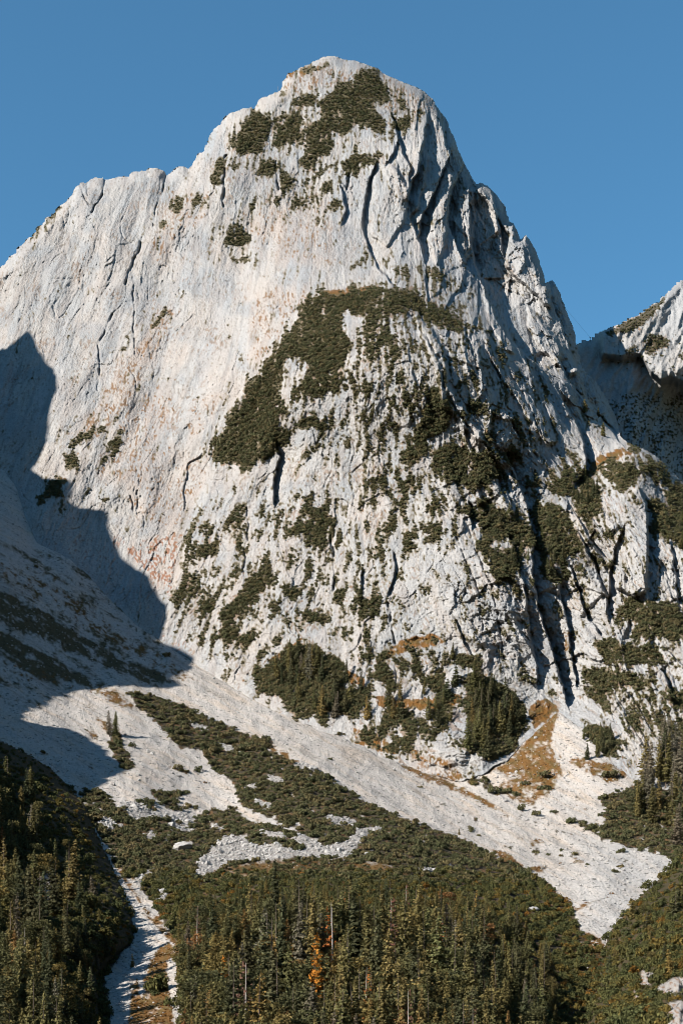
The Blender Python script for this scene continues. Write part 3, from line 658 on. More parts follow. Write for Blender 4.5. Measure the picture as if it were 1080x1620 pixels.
BF = [(303,1382),(312,1362),(330,1347),(356,1322),(385,1321),(395,1334),(440,1337),(470,1345),(500,1340),(540,1335),(560,1318),(592,1311),(578,1325),(560,1345),(548,1362),(500,1354),(450,1360),(400,1363),(360,1367),(340,1376),(320,1387)]
ROCKY = [BF, [(150,1300),(175,1296),(190,1306),(170,1314)], [(330,1300),(352,1306),(372,1316),(340,1314)], [(400,1312),(440,1318),(470,1328),(430,1328)], [(228,1318),(250,1322),(246,1330),(226,1326)], [(470,1320),(520,1338),(540,1336),(505,1346),(460,1336)],
         [(262,1300),(300,1308),(306,1318),(270,1312)], [(345,1170),(372,1182),(380,1194),(350,1184)], [(300,1140),(330,1152),(338,1162),(308,1152)], [(420,1225),(450,1232),(456,1240),(424,1236)], [(405,1262),(430,1272),(426,1280),(402,1272)], [(520,1290),(560,1298),(556,1306),(515,1300)], [(462,1206),(490,1214),(494,1224),(468,1218)], [(214,1389),(242,1374),(243,1381),(223,1404),(213,1400)], [(240,1403),(264,1409),(267,1426),(239,1426),(255,1417)], [(184,1272),(212,1270),(245,1285),(276,1288),(300,1285),(303,1306),(285,1300),(240,1294),(212,1294)],
         [(276,1347),(284,1335),(296,1331),(308,1335),(300,1345)], [(383,1243),(410,1238),(412,1245),(390,1250)], [(660,1372),(690,1374),(688,1380),(662,1378)], [(556,1310),(600,1308),(604,1316),(575,1320)]]
KRUM = [
 (.95, [(200,1093),(240,1100),(287,1117),(333,1137),(360,1148),(400,1167),(440,1193),(463,1205),(503,1220),(530,1237),(550,1247),(577,1270),(613,1283),(647,1300),(690,1313),(640,1345),(565,1335),(510,1334),(477,1317),(443,1301),(410,1287),(380,1273),(373,1253),(367,1237),(337,1217),(333,1210),(317,1187),(280,1180),(262,1158),(225,1128)]),
 (1, [(128,1258),(170,1256),(184,1274),(212,1293),(276,1293),(301,1306),(326,1281),(370,1283),(401,1303),(447,1310),(510,1335),(563,1335),(613,1290),(690,1313),(751,1337),(776,1353),(818,1366),(858,1397),(899,1430),(911,1458),(918,1472),(896,1500),(890,1560),(878,1620),(876,1724),(285,1724),(285,1580),(290,1500),(268,1470),(250,1440),(228,1410),(200,1385),(182,1360),(170,1335),(150,1330),(110,1290)]),
 (.97, [(234,1246),(267,1256),(289,1281),(270,1284),(245,1262)]), (1, [(266,1251),(298,1252),(301,1260),(268,1260)]), (.85, [(212,1267),(242,1264),(250,1284),(223,1282)]), (.95, [(292,1274),(314,1274),(312,1281),(294,1281)]),
 (.95, [(170,1160),(190,1165),(205,1195),(217,1216),(200,1219),(178,1190)]), (.97, [(268,1211),(290,1216),(301,1223),(280,1222)]), (.95, [(133,1247),(166,1249),(164,1258),(134,1258)]),
 (1, [(947,1263),(973,1257),(1007,1240),(1020,1200),(1040,1177),(1240,1150),(1240,1390),(1085,1372),(1062,1360),(1046,1352),(1020,1347),(953,1327),(920,1307),(887,1299),(907,1296),(953,1310),(950,1287),(958,1280),(950,1272)]),
 (.95, [(411,1168),(425,1170),(445,1184),(432,1184)]), (.56, [(900,1470),(925,1478),(958,1500),(956,1530),(946,1560),(930,1620),(925,1724),(870,1724),(885,1570)]),
 (.30, [(218,1520),(262,1500),(285,1500),(290,1724),(230,1724),(232,1600),(240,1545)]), (.95, [(236,1570),(240,1548),(252,1536),(262,1545),(258,1568),(246,1576)]),
 (1, [(-160,1220),(60,1215),(110,1250),(130,1290),(160,1340),(190,1400),(212,1450),(214,1490),(190,1515),(165,1545),(175,1600),(160,1724),(-160,1724)]),
 (.6, [(735,1228),(760,1228),(800,1250),(790,1258),(750,1245)]),
]
kr = gD.density(KRUM, 2.4, XD + 4 * fbm(XD / 14, YD / 8, 2, 103), YD + 2.5 * fbm(XD / 14, YD / 8, 2, 104))
rocky = gD.density([(1, p) for p in ROCKY], 2.0, XD + 4 * fbm(XD / 9, YD / 6, 2, 105), YD + 2 * fbm(XD / 9, YD / 6, 2, 106))
GRASS = [
 (.82, [(720,1238),(722,1222),(760,1222),(790,1205),(825,1180),(842,1155),(868,1132),(892,1118),(896,1126),(880,1140),(876,1165),(884,1190),(895,1215),(905,1228),(880,1235),(850,1240),(800,1222),(770,1222),(745,1230)]),
 (.68, [(800,1222),(870,1200),(884,1230),(870,1260),(840,1275),(800,1262),(780,1252)]), (.8, [(890,1195),(930,1200),(985,1215),(995,1230),(960,1240),(920,1222)]),
 (.85, [(600,1197),(680,1222),(740,1250),(800,1284),(826,1298),(800,1290),(740,1260),(670,1232)]),
 (1, [(772,1338),(802,1350),(830,1372),(866,1370),(860,1378),(830,1385),(800,1368)]), (.75, [(390,1168),(420,1172),(470,1203),(490,1212),(460,1206),(420,1182)]), (.62, [(150,1095),(175,1085),(215,1110),(210,1122),(180,1118)]),
 (.7, [(133,1112),(142,1112),(180,1155),(170,1160)]), (.62, [(135,1155),(150,1152),(158,1170),(145,1170)]), (.75, [(240,1100),(280,1108),(335,1137),(300,1128)]), (.55, [(575,1270),(650,1296),(690,1312),(640,1300)]),
 (.85, [(300,1385),(360,1372),(430,1362),(560,1362),(680,1378),(720,1385),(690,1392),(560,1382),(420,1384),(330,1396)]),
 (1, [(898,1476),(930,1476),(962,1496),(962,1530),(952,1562),(940,1620),(936,1724),(870,1724),(880,1640),(888,1570),(890,1520)]), (.98, [(205,1560),(240,1505),(270,1490),(290,1500),(292,1620),(290,1724),(180,1724),(200,1620)]),
 (.75, [(250,1440),(276,1480),(290,1500),(268,1500),(240,1450)]), (1, [(856,1390),(890,1420),(905,1440),(900,1450),(870,1420)]), (.85, [(150,1325),(175,1345),(215,1410),(250,1465),(245,1475),(200,1405),(160,1345)]),
 (.42, [(60,895),(200,1000),(330,1085),(280,1075),(120,985),(0,920),(-60,880)]), (.40, [(-60,1020),(60,1060),(180,1090),(150,1098),(40,1075),(-60,1040)]), (.40, [(120,880),(190,862),(250,930),(262,1005),(210,975),(150,925)]),
 (.55, [(820,1330),(850,1328),(865,1335),(845,1338)]), (.5, [(890,1355),(925,1358),(920,1364),(895,1362)]), (.55, [(893,1440),(960,1418),(1000,1410),(960,1424),(900,1446)]),
]
gr = gD.density(GRASS, 2.6, XD + 4 * fbm(XD / 12, YD / 7, 2, 107), YD + 2.5 * fbm(XD / 12, YD / 7, 2, 108))
XW, _, ZW = to_world(XD, YD, depD)
gn = .5 * perlin(XW / 6, depD / 9, 109) + .45 * perlin(XW / 2.2, depD / 3, 110) + .3 * perlin(XW / 20, depD / 25, 111)
grass = smooth(.38, .78, gr + .75 * gn) * (1 - pathd)
kn = .6 * perlin(XD / 8, YD / 5, 112) + .45 * perlin((XD - YD * .6) / 22, (YD + XD * .35) / 9, 113) + .35 * perlin(XD / 40, YD / 20, 114)
krv = kr + np.interp(YD, [1100, 1240, 1290, 1365, 1420], [.62, .66, .92, .86, .26]) * kn - 1.05 * rocky * (.75 + .9 * kn) - 1.3 * pathd
meadow = gD.density([(1, [(295,1392),(360,1370),(430,1361),(560,1360),(690,1376),(730,1386),(690,1394),(560,1384),(420,1388),(330,1402)])], 3)
krum = smooth(.46, .56, krv - .5 * meadow)
fine = perlin(XD / 3.2, YD / 2.2, 115)
colD = np.array([.405, .378, .350]) * np.ones(gD.shape + (1,))
flow = XD * .876 + YD * .48
across = YD * .876 - XD * .48
fl = perlin(across / 9, flow / 70, 116) * .6 + perlin(across / 4, flow / 40, 117) * .4
colD = lerp(colD, (.44, .375, .315), smooth(-.15, .6, fl))
colD = lerp(colD, (.29, .28, .272), smooth(.1, .7, -fl) * .4)
colD = lerp(colD, (.24, .215, .19), smooth(.15, .6, perlin(across / 2.6, flow / 60, 127) * .7 + perlin(across / 14, flow / 160, 128) * .6) * .55)
colD = lerp(colD, (.20, .19, .18), smooth(.25, .6, fine) * .45)
colD = lerp(colD, (.35, .35, .345), smooth(860, 980, XD) * smooth(1300, 1350, YD) * .5)
# grassy runnels, plus broad dark patches that deepen the slope's shade in colour
runnels_and_shade = gD.density([(.78, [(-160,860),(-20,925),(60,960),(150,1010),(240,1060),(290,1092),(240,1082),(120,1035),(40,1000),(-60,960)]), (.76, [(-80,985),(20,1005),(90,1045),(170,1085),(140,1092),(60,1070),(-20,1035)]), (.38, [(-160,850),(20,860),(120,880),(255,1015),(300,1080),(200,1075),(60,1120),(-160,1130)]), (.80, [(120,872),(190,864),(252,935),(264,1000),(255,1012),(200,972),(150,922)])], 4, XD, YD + 3 * perlin(flow / 60, across / 9, 118))
colD = lerp(colD, (.075, .062, .032), smooth(.35, .75, runnels_and_shade + .6 * gn + .5 * fl))
colD = lerp(colD, lerp(np.array([.135, .064, .013]) * np.ones(gD.shape + (1,)), (.105, .066, .018), smooth(-.2, .5, perlin(XD / 12, YD / 8, 119))), grass * .97)
colD = lerp(colD, (.105, .064, .022), np.clip(meadow * (.8 + .6 * gn), 0, 1))
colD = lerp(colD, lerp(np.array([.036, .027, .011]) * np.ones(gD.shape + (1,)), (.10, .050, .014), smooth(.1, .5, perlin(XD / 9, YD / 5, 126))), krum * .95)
colD = lerp(colD, (.22, .21, .20), np.clip(rocky, 0, 1) * (1 - krum) * .8)
colD = colD * .82
# vertical relief
bump = (.9 * perlin(XW / 14, depD / 18, 120) + .45 * perlin(XW / 5, depD / 6, 121) + .22 * perlin(XW / 2, depD / 2.4, 122))
bump = bump + .55 * perlin(across / 22, flow / 130, 123) * (1 - krum)
bump = bump + (1.1 * cells(XW / 3.2, depD / 4.2, 5)[3]) * np.clip(rocky, 0, 1)
PD = (XW, depD, ZW + bump * smooth(-2, 10, sD))
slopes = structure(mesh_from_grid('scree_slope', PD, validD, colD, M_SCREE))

# ------------------------------------------------------------------ wooded spurs left and right of the valley mouth
def spur(name, poly, step, height, run, mound_seed, rocks=None):
    xs = [p[0] for p in poly]; ys = [p[1] for p in poly]
    g = Grid(min(xs) + 2, max(xs), min(ys) + 2, 1724, step)
    Xs, Ys = g.X, g.Y
    e, _ = segdist(Xs, Ys, poly[:-2])
    base = tpsD(Xs, Ys)
    off = height * (1 - np.exp(-e / run)) + 5 * perlin(Xs / 45, Ys / 45, mound_seed) * smooth(0, 25, e)
    dep = base - off + 3.0 * np.clip(1 - e / 5, 0, 1)
    c = np.array([.050, .040, .020]) * np.ones(g.shape + (1,))
    n = .5 * perlin(Xs / 9, Ys / 9, mound_seed + 1) + .5 * perlin(Xs / 4, Ys / 4, mound_seed + 2)
    c = lerp(c, (.13, .065, .021), smooth(.25, .6, n))
    rk = np.zeros(g.shape)
    if rocks:
        rd_ = g.density(rocks, 3, Xs + 4 * fbm(Xs / 10, Ys / 10, 2, mound_seed + 3), Ys + 4 * fbm(Xs / 10, Ys / 10, 2, mound_seed + 4))
        rk = smooth(.42, .58, rd_ + .3 * n)
        v, a, b_, ed_ = cells(Xs / 9 + .4 * n, Ys / 13, 12)
        dep -= (4 * v + 2.5 * a + 2 * b_ + 1.2 * perlin(Xs / 4, Ys / 6, 7)) * smooth(.2, .7, rd_)
        c = lerp(c, (.29, .272, .255), rk)
        c = lerp(c, (.17, .085, .035), rk * smooth(.1, .4, perlin(Xs / 5, Ys / 4, 44)) * .8)
    c = c * .82
    P = to_world(Xs, Ys, dep)
    val = inpoly(Xs, Ys, poly)
    o = structure(mesh_from_grid(name, P, val, c, M_SCREE))
    return g, dep, val, rk
F_POLY = [(-160,1120),(-60,1150),(0,1168),(40,1188),(80,1212),(110,1242),(140,1276),(152,1310),(165,1340),(180,1372),(198,1410),(210,1450),(212,1480),(206,1496),(180,1518),(156,1545),(160,1580),(157,1640),(152,1726),(-160,1726)]
E_POLY = [(1240,1290),(1140,1320),(1085,1346),(1066,1360),(1052,1378),(1035,1396),(1015,1412),(1000,1429),(985,1447),(968,1466),(958,1482),(956,1498),(955,1516),(950,1540),(940,1570),(928,1600),(924,1640),(920,1726),(1240,1726)]
gF, depF, validF, rkF = spur('left_hillside', F_POLY, 3, 105, 70, 201, [(.75, [(55,1395),(75,1370),(90,1400),(85,1440),(60,1430)])])
gE, depE, validE, rkE = spur('right_hillside', E_POLY, 2.5, 140, 75, 221,
    [(1, [(1036,1568),(1048,1552),(1070,1546),(1110,1544),(1110,1572),(1060,1574)]), (1, [(1046,1596),(1062,1584),(1110,1580),(1110,1650),(1060,1640)]), (.75, [(1000,1568),(1012,1562),(1016,1585),(1004,1590)]), (.6, [(1012,1530),(1040,1535),(1030,1560),(1010,1560)])])

# valley floor running on under and behind the viewer
fl_v = [(-9000, -9000, -19), (9000, -9000, -19), (9000, 395, -19), (-9000, 395, -19), (9000, 9000, -19), (-9000, 9000, -19)]
floor = structure(mesh_obj('valley_floor', fl_v, [(0, 1, 2, 3), (3, 2, 4, 5)], plain('meadow_ground', (.09, .075, .035))))

# unseen ring of forested mountains, added and shaped to cut the sky fill
na, nr = 120, 14
mv, mf = [], []
for a in range(na + 1):
    th = math.radians(38 + (360 - 76) * a / na)                 # from right of the view, round behind, to left of it
    hgt = (1000 + 750 * min(1, abs(math.degrees(th) - 237) / 45)) * (.82 + .22 * math.sin(a * .23) + .10 * math.sin(a * .71 + 1) + .05 * math.sin(a * 1.9))
    for r in range(nr + 1):
        q = r / nr
        rad = 1000 + 1400 * q + 60 * math.sin(a * .9 + r)
        z = -22 + hgt * q ** 1.25 + 25 * math.sin(a * 1.7 + r * 2.3) * q
        if r == nr: rad += 500; z -= 500
        mv.append((rad * math.sin(th), rad * math.cos(th), z))
for a in range(na):
    for r in range(nr):
        i0 = a * (nr + 1) + r
        mf.append((i0, i0 + nr + 1, i0 + nr + 2, i0 + 1))
structure(mesh_obj('sky_blocking_mountains', mv, mf, plain('forested_slopes', (.045, .048, .026)), None, True))

# ================================================================== THE NEIGHBOURING RIDGE THAT SHADES THE LEFT SIDE (out of frame)
SHADE = [(-60,566),(0,557),(10,550),(18,555),(30,535),(38,517),(50,522),(65,545),(75,570),(78,580),(90,582),(96,600),(93,620),(85,650),(80,680),(75,710),(68,722),(48,738),(60,748),(76,757),(120,760),(122,780),(118,806),(140,806),(172,808),(178,830),
         (188,860),(192,875),(210,893),(240,912),(250,935),(262,955),(268,975),(264,1003),(256,1016),(290,1028),(318,1045),(300,1065),(285,1078),(298,1096),(250,1092),(180,1085),(150,1095),(100,1110),(70,1125),(50,1137),(55,1152),(110,1152),(150,1170),
         (180,1195),(213,1216),(190,1230),(165,1245),(150,1258),(125,1285),(160,1335),(190,1390),(170,1430),(110,1440),(70,1400),(40,1330),(0,1300),(-60,1300)]
sh_dir = np.array([math.cos(SUN_AZ), -math.sin(SUN_AZ)])       # horizontal direction across the sunlight
tan_e = math.tan(SUN_ELEV)
to_h = np.array([-math.sin(SUN_AZ), -math.cos(SUN_AZ)])         # horizontally towards the sun
P_LINE = np.array([-205.0, 560.0])
def sun_coords(x, y, z):
    s = (x - P_LINE[0]) * sh_dir[0] + (y - P_LINE[1]) * sh_dir[1]
    t = (P_LINE[0] - x) * to_h[0] + (P_LINE[1] - y) * to_h[1]    # distance back to the ridge line
    return s, z + t * tan_e, t
def gF_hides(x, y):
    return inpoly(x, y, F_POLY)
S_, H_, L_ = [], [], []
for g, dep, val in ((gA, Adep, validA & (below < 0)), (gD, depD, validD & (sD > 0)), (gF, depF, validF)):
    sub = (slice(None, None, 3), slice(None, None, 3))
    x_, y_, z_ = to_world(g.X[sub], g.Y[sub], dep[sub])
    s_, h_, t_ = sun_coords(x_, y_, z_)
    ok = val[sub] & (g.X[sub] > -5) & (g.X[sub] < 420) & (g.Y[sub] < 1640) & (t_ > 5)
    if g is gD: ok &= ~gF_hides(g.X[sub], g.Y[sub])
    lab = inpoly(g.X[sub], g.Y[sub], SHADE)
    S_.append(s_[ok]); H_.append(h_[ok]); L_.append(lab[ok])
S_, H_, L_ = map(np.concatenate, (S_, H_, L_))
bins = np.arange(S_.min(), S_.max(), 4.0)
crest = []
for b0 in bins:
    m = (S_ >= b0 - 3) & (S_ < b0 + 7)
    if m.sum() < 12:
        crest.append(np.nan); continue
    h, l = H_[m], L_[m]
    o_ = np.argsort(h); h, l = h[o_], l[o_]
    err = np.r_[0, np.cumsum(np.where(l, -1, 1))]     # dark points below the crest are right, lit ones wrong
    k = np.argmin(err)
    crest.append(h[0] - 25 if k == 0 else (h[-1] + 8 if k == len(h) else .5 * (h[k - 1] + h[k])))
crest = np.array(crest)
okc = ~np.isnan(crest)
crest = np.interp(bins, bins[okc], crest[okc])
if globals().get('DEBUG'): print('CREST', list(zip(bins.round(), crest.round())))
ss = np.r_[bins[0] - 300, bins[0] - 120, bins, bins[-1] + 15]
cc = np.r_[crest[0] + 60, crest[0] + 30, crest, -24]
rv, rf = [], []
prof = [(-3.0, 0.0), (0.0, 1.0), (6.0, .985), (40, .9), (130, .72), (300, .42), (620, 0.0)]
for i_, (s, h) in enumerate(zip(ss, cc)):
    for j_, (off, fr) in enumerate(prof):
        p = P_LINE + sh_dir * s + to_h * (off + (6 * math.sin(i_ * .7 + j_ * 2.1) if j_ > 2 else 0))
        rv.append((p[0], p[1], -25 + (h + 25) * fr + (10 * math.sin(i_ * 1.3 + j_) if 2 < j_ < 6 else 0)))
nprof = len(prof)
for i_ in range(len(ss) - 1):
    for j_ in range(nprof - 1):
        a = i_ * nprof + j_
        rf.append((a, a + 1, a + nprof + 1, a + nprof))
ridge = mesh_obj('neighbouring_ridge', rv, rf, plain('grey_limestone_ridge', (.30, .29, .275)))
structure(ridge)

# ================================================================== PLANTS
SRC = bpy.data.collections.new('plant_models')
def quads_to_mesh(name, C, A, B, mat):
    """leaf clumps: centres C with half-axes A and B"""
    n = len(C)
    v = np.stack([C - A - B, C + A - B * .6, C + A * .7 + B, C - A * .8 + B * .8], 1).reshape(-1, 3)
    me = bpy.data.meshes.new(name)
    me.vertices.add(len(v)); me.vertices.foreach_set('co', v.astype(np.float32).ravel())
    f = np.arange(4 * n, dtype=np.int32)
    me.loops.add(4 * n); me.loops.foreach_set('vertex_index', f)
    me.polygons.add(n); me.polygons.foreach_set('loop_start', (np.arange(n) * 4).astype(np.int32))
    me.update(calc_edges=True)
    me.materials.append(mat)
    return me
def unit(v):
    return v / (np.linalg.norm(v, axis=-1, keepdims=True) + 1e-9)
def bush_mesh(name, n, rs, mat, h=.62, leaf=.2, lobes=7):
    """several rounded tufts of small leaf faces"""
    a = rs.uniform(0, 6.283, lobes); q = np.sqrt(rs.uniform(0, 1, lobes)) * .72
    cs = np.c_[q * np.cos(a), q * np.sin(a), rs.uniform(.10, .42, lobes) * h * (1.1 - .5 * q)]
    lr = rs.uniform(.26, .44, lobes)
    k = rs.randint(0, lobes, n)
    d = unit(rs.normal(size=(n, 3))); d[:, 2] = np.abs(d[:, 2]) * 1.1 - .12
    C = cs[k] + d * (lr[k] * rs.uniform(.75, 1.05, n))[:, None] * np.array([1, 1, h / .62])
    C[:, 2] = np.maximum(C[:, 2], .02)
    nrm = unit(d + .45 * rs.normal(size=(n, 3)))
    A = unit(np.cross(nrm, rs.normal(size=(n, 3))))
    B = np.cross(nrm, A)
    w = leaf * rs.uniform(.55, 1.15, n)[:, None] * .5
    return quads_to_mesh(name, C, A * w, B * w * 1.25, mat)
def source(me):
    o = bpy.data.objects.new(me.name, me)
    return o
rs = np.random.RandomState(21)
def source_set(name, meshes):
    c = bpy.data.collections.new(name)
    for m in meshes: c.objects.link(source(m))
    return c
PINES = source_set('dwarf_pine_models', [bush_mesh('dwarf_pine_clump', 240, rs, M_PINE, .80, .20, 8) for _ in range(6)])
BUSHES = source_set('bush_models', [bush_mesh('leafy_bush_clump', 300, rs, M_BUSH, 1.0, .18, 9) for _ in range(6)])
TUFTS = source_set('grass_tuft_models', [bush_mesh('grass_tuft', 40, rs, M_RUST, .5, .3, 3) for _ in range(4)])
def rock_mesh(name, rs, mat, sub=1, squash=.7):
    import bmesh
    bm = bmesh.new()
    bmesh.ops.create_icosphere(bm, subdivisions=sub, radius=1)
    axes = unit(rs.normal(size=(7, 3))); cut = rs.uniform(.55, .9, 7)
    for v in bm.verts:
        p = np.array(v.co)
        for a_, c_ in zip(axes, cut):
            t = p @ a_
            if t > c_: p = p - a_ * (t - c_)
        p = p * (1 + .06 * rs.normal()) * np.array([1.1, .9, squash])
        v.co = p
    me = bpy.data.meshes.new(name)
    bm.to_mesh(me); bm.free()
    me.materials.append(mat)
    return me
STONES = source_set('stone_models', [rock_mesh('scree_stone', rs, M_STONE, 1) for _ in range(8)])

def scatter(name, pts, scale, src, label, cat, rs, stretch=(.8, 1.5)):
    n = len(pts)
    me = bpy.data.meshes.new(name)
    me.vertices.add(n); me.vertices.foreach_set('co', np.asarray(pts, np.float32).ravel())
    a = me.attributes.new('size', 'FLOAT_VECTOR', 'POINT')
    sc = np.asarray(scale)[:, None] * np.c_[rs.uniform(.85, 1.2, n), rs.uniform(.85, 1.2, n), rs.uniform(*stretch, n)]
    a.data.foreach_set('vector', sc.astype(np.float32).ravel())
    a = me.attributes.new('turn', 'FLOAT_VECTOR', 'POINT')
    ro = np.c_[rs.uniform(-.4, .4, (n, 2)), rs.uniform(0, 6.283, n)]
    a.data.foreach_set('vector', ro.astype(np.float32).ravel())
    a = me.attributes.new('pick', 'INT', 'POINT')
    a.data.foreach_set('value', rs.randint(0, len(src.objects), n).astype(np.int32))
    me.update()
    o = bpy.data.objects.new(name, me); COL.objects.link(o)
    t = bpy.data.node_groups.new(name + '_scatter', 'GeometryNodeTree')
    t.interface.new_socket('Geometry', in_out='INPUT', socket_type='NodeSocketGeometry')
    t.interface.new_socket('Geometry', in_out='OUTPUT', socket_type='NodeSocketGeometry')
    N = t.nodes; L = t.links
    gi = N.new('NodeGroupInput'); go = N.new('NodeGroupOutput')
    ip = N.new('GeometryNodeInstanceOnPoints'); ci = N.new('GeometryNodeCollectionInfo')
    ci.inputs['Collection'].default_value = src; ci.inputs['Separate Children'].default_value = True; ci.inputs['Reset Children'].default_value = True
    def attr(nm, ty):
        x = N.new('GeometryNodeInputNamedAttribute'); x.data_type = ty; x.inputs['Name'].default_value = nm
        return x.outputs['Attribute']
    L.new(gi.outputs[0], ip.inputs['Points']); L.new(ci.outputs[0], ip.inputs['Instance'])
    ip.inputs['Pick Instance'].default_value = True
    L.new(attr('pick', 'INT'), ip.inputs['Instance Index']); L.new(attr('turn', 'FLOAT_VECTOR'), ip.inputs['Rotation']); L.new(attr('size', 'FLOAT_VECTOR'), ip.inputs['Scale'])
    L.new(ip.outputs[0], go.inputs[0])
    md = o.modifiers.new('scatter', 'NODES'); md.node_group = t
    tag(o, label, cat, kind='stuff')
    return o

def jitter_points(g, prob, stepx, stepy, rs):
    gx, gy = np.meshgrid(np.arange(g.xs[0], g.xs[-1], stepx), np.arange(g.ys[0], g.ys[-1], stepy))
    gx = (gx + rs.uniform(-.5, .5, gx.shape) * stepx).ravel(); gy = (gy + rs.uniform(-.5, .5, gy.shape) * stepy).ravel()
    keep = g.sample(prob, gx, gy) > rs.uniform(0, 1, gx.shape)
    return gx[keep], gy[keep]
# dwarf pines clinging to the cliffs
vx, vy = jitter_points(gA, np.where(validA & (below < 3), smooth(.575, .68, vegv), 0), 3.2, 3.2, rs)
vd = gA.sample(Adep, vx, vy)
big = gA.sample(blur(veg, 6), vx, vy)
p = np.stack(to_world(vx, vy, vd - .4), -1); p[:, 2] -= .5
scatter('cliff_dwarf_pines', p, rs.uniform(1.2, 2.3, len(p)) * (.42 + .78 * big), PINES, 'dark olive dwarf pines clinging to ledges all over the pale cliffs', 'dwarf pines', rs)
vx, vy = jitter_points(gC, np.where(validC, vegC, 0), 3.4, 3.4, rs)
p = np.stack(to_world(vx, vy, gC.sample(depC, vx, vy) - .4), -1); p[:, 2] -= .5
scatter('peak_dwarf_pines', p, rs.uniform(1.1, 2.0, len(p)), PINES, 'dark dwarf pines on the smaller peak behind at the right edge', 'dwarf pines', rs)
# dwarf pine belt over the scree and on the forest floor
pk = np.where(validD & (sD > 2), smooth(.46, .53, krv - .5 * meadow), 0)
vx, vy = jitter_points(gD, pk * (YD < 1400), 5.4, 4.4, rs)
vd = gD.sample(depD, vx, vy)
p = np.stack(to_world(vx, vy, vd), -1); p[:, 2] += gD.sample(bump, vx, vy) - .35
scatter('dwarf_pine_belt', p, np.clip(np.exp(rs.normal(.72, .30, len(p))), 1.0, 3.6) * np.interp(vy, [1100, 1400], [1.1, .9]), PINES, 'wide belt of low dark dwarf pines covering the slope between the scree fields', 'dwarf pines', rs)
vx, vy = jitter_points(gD, pk * (YD >= 1380) * np.interp(YD, [1420, 1500], [1, .75]), 6.5, 4.6, rs)
vd = gD.sample(depD, vx, vy)
p = np.stack(to_world(vx, vy, vd), -1); p[:, 2] += gD.sample(bump, vx, vy) - .3
scatter('forest_undergrowth', p, rs.uniform(1.3, 2.6, len(p)), BUSHES, 'olive bushes and young growth between the trees at the bottom', 'undergrowth', rs)
for g, dep, val, rk, nm, lb in ((gF, depF, validF, rkF, 'left_hill_bushes', 'dark bushes covering the shaded hillside at the lower left'), (gE, depE, validE, rkE, 'right_hill_bushes', 'olive leafy bushes covering the hillside at the lower right')):
    vx, vy = jitter_points(g, np.where(val & (rk < .5), .92, 0), 7.0, 5.5, rs)
    p = np.stack(to_world(vx, vy, g.sample(dep, vx, vy)), -1); p[:, 2] -= .3
    if g is gF:
        k_ = (segdist(vx, vy, F_POLY[:-2])[0] > 9) | (vy < 1480)
        vx, vy, p = vx[k_], vy[k_], p[k_]
    if g is gF: edge_k = np.clip(.45 + segdist(vx, vy, F_POLY[:-2])[0] / 60, .45, 1)
    else: edge_k = 1
    scatter(nm, p, edge_k * np.clip(np.exp(rs.normal(.55, .35, len(p))), .8, 3.6), BUSHES, lb, 'bushes', rs)
# rusty grass
vx, vy = jitter_points(gD, np.where(validD & (sD > 0), np.clip(grass + .8 * meadow, 0, 1) * .75, 0), 4.0, 2.6, rs)
p = np.stack(to_world(vx, vy, gD.sample(depD, vx, vy)), -1); p[:, 2] += gD.sample(bump, vx, vy) - .1
scatter('autumn_grass', p, rs.uniform(.4, .8, len(p)), TUFTS, 'rust orange autumn grass along the scree margins and paths', 'grass', rs)
# loose stones
vx, vy = jitter_points(gD, np.where(validD & (sD > 0), np.clip(rocky, 0, 1) * (1 - .7 * krum), 0), 3.0, 1.9, rs)
p = np.stack(to_world(vx, vy, gD.sample(depD, vx, vy)), -1); p[:, 2] += gD.sample(bump, vx, vy)
scatter('boulder_field', p, np.exp(rs.normal(-.55, .45, len(p))), STONES, 'pale field of broken boulders between the dwarf pines and the forest', 'boulder field', rs)
free = np.where(validD & (sD > 0) & (krum < .3), 1.0, 0)
vx, vy = jitter_points(gD, free * (.22 + .5 * smooth(820, 1000, XD) * smooth(1290, 1360, YD) + .5 * pathd) * (YD > 880), 5.0, 3.4, rs)
vd = gD.sample(depD, vx, vy)
p = np.stack(to_world(vx, vy, vd), -1); p[:, 2] += gD.sample(bump, vx, vy)
scatter('scree_stones', p, np.clip(np.exp(rs.normal(-.85, .45, len(p))), .12, 1.6) * np.interp(vd, [450, 900], [.6, 1.15]), STONES, 'loose pale stones strewn over the scree slope', 'stones', rs)

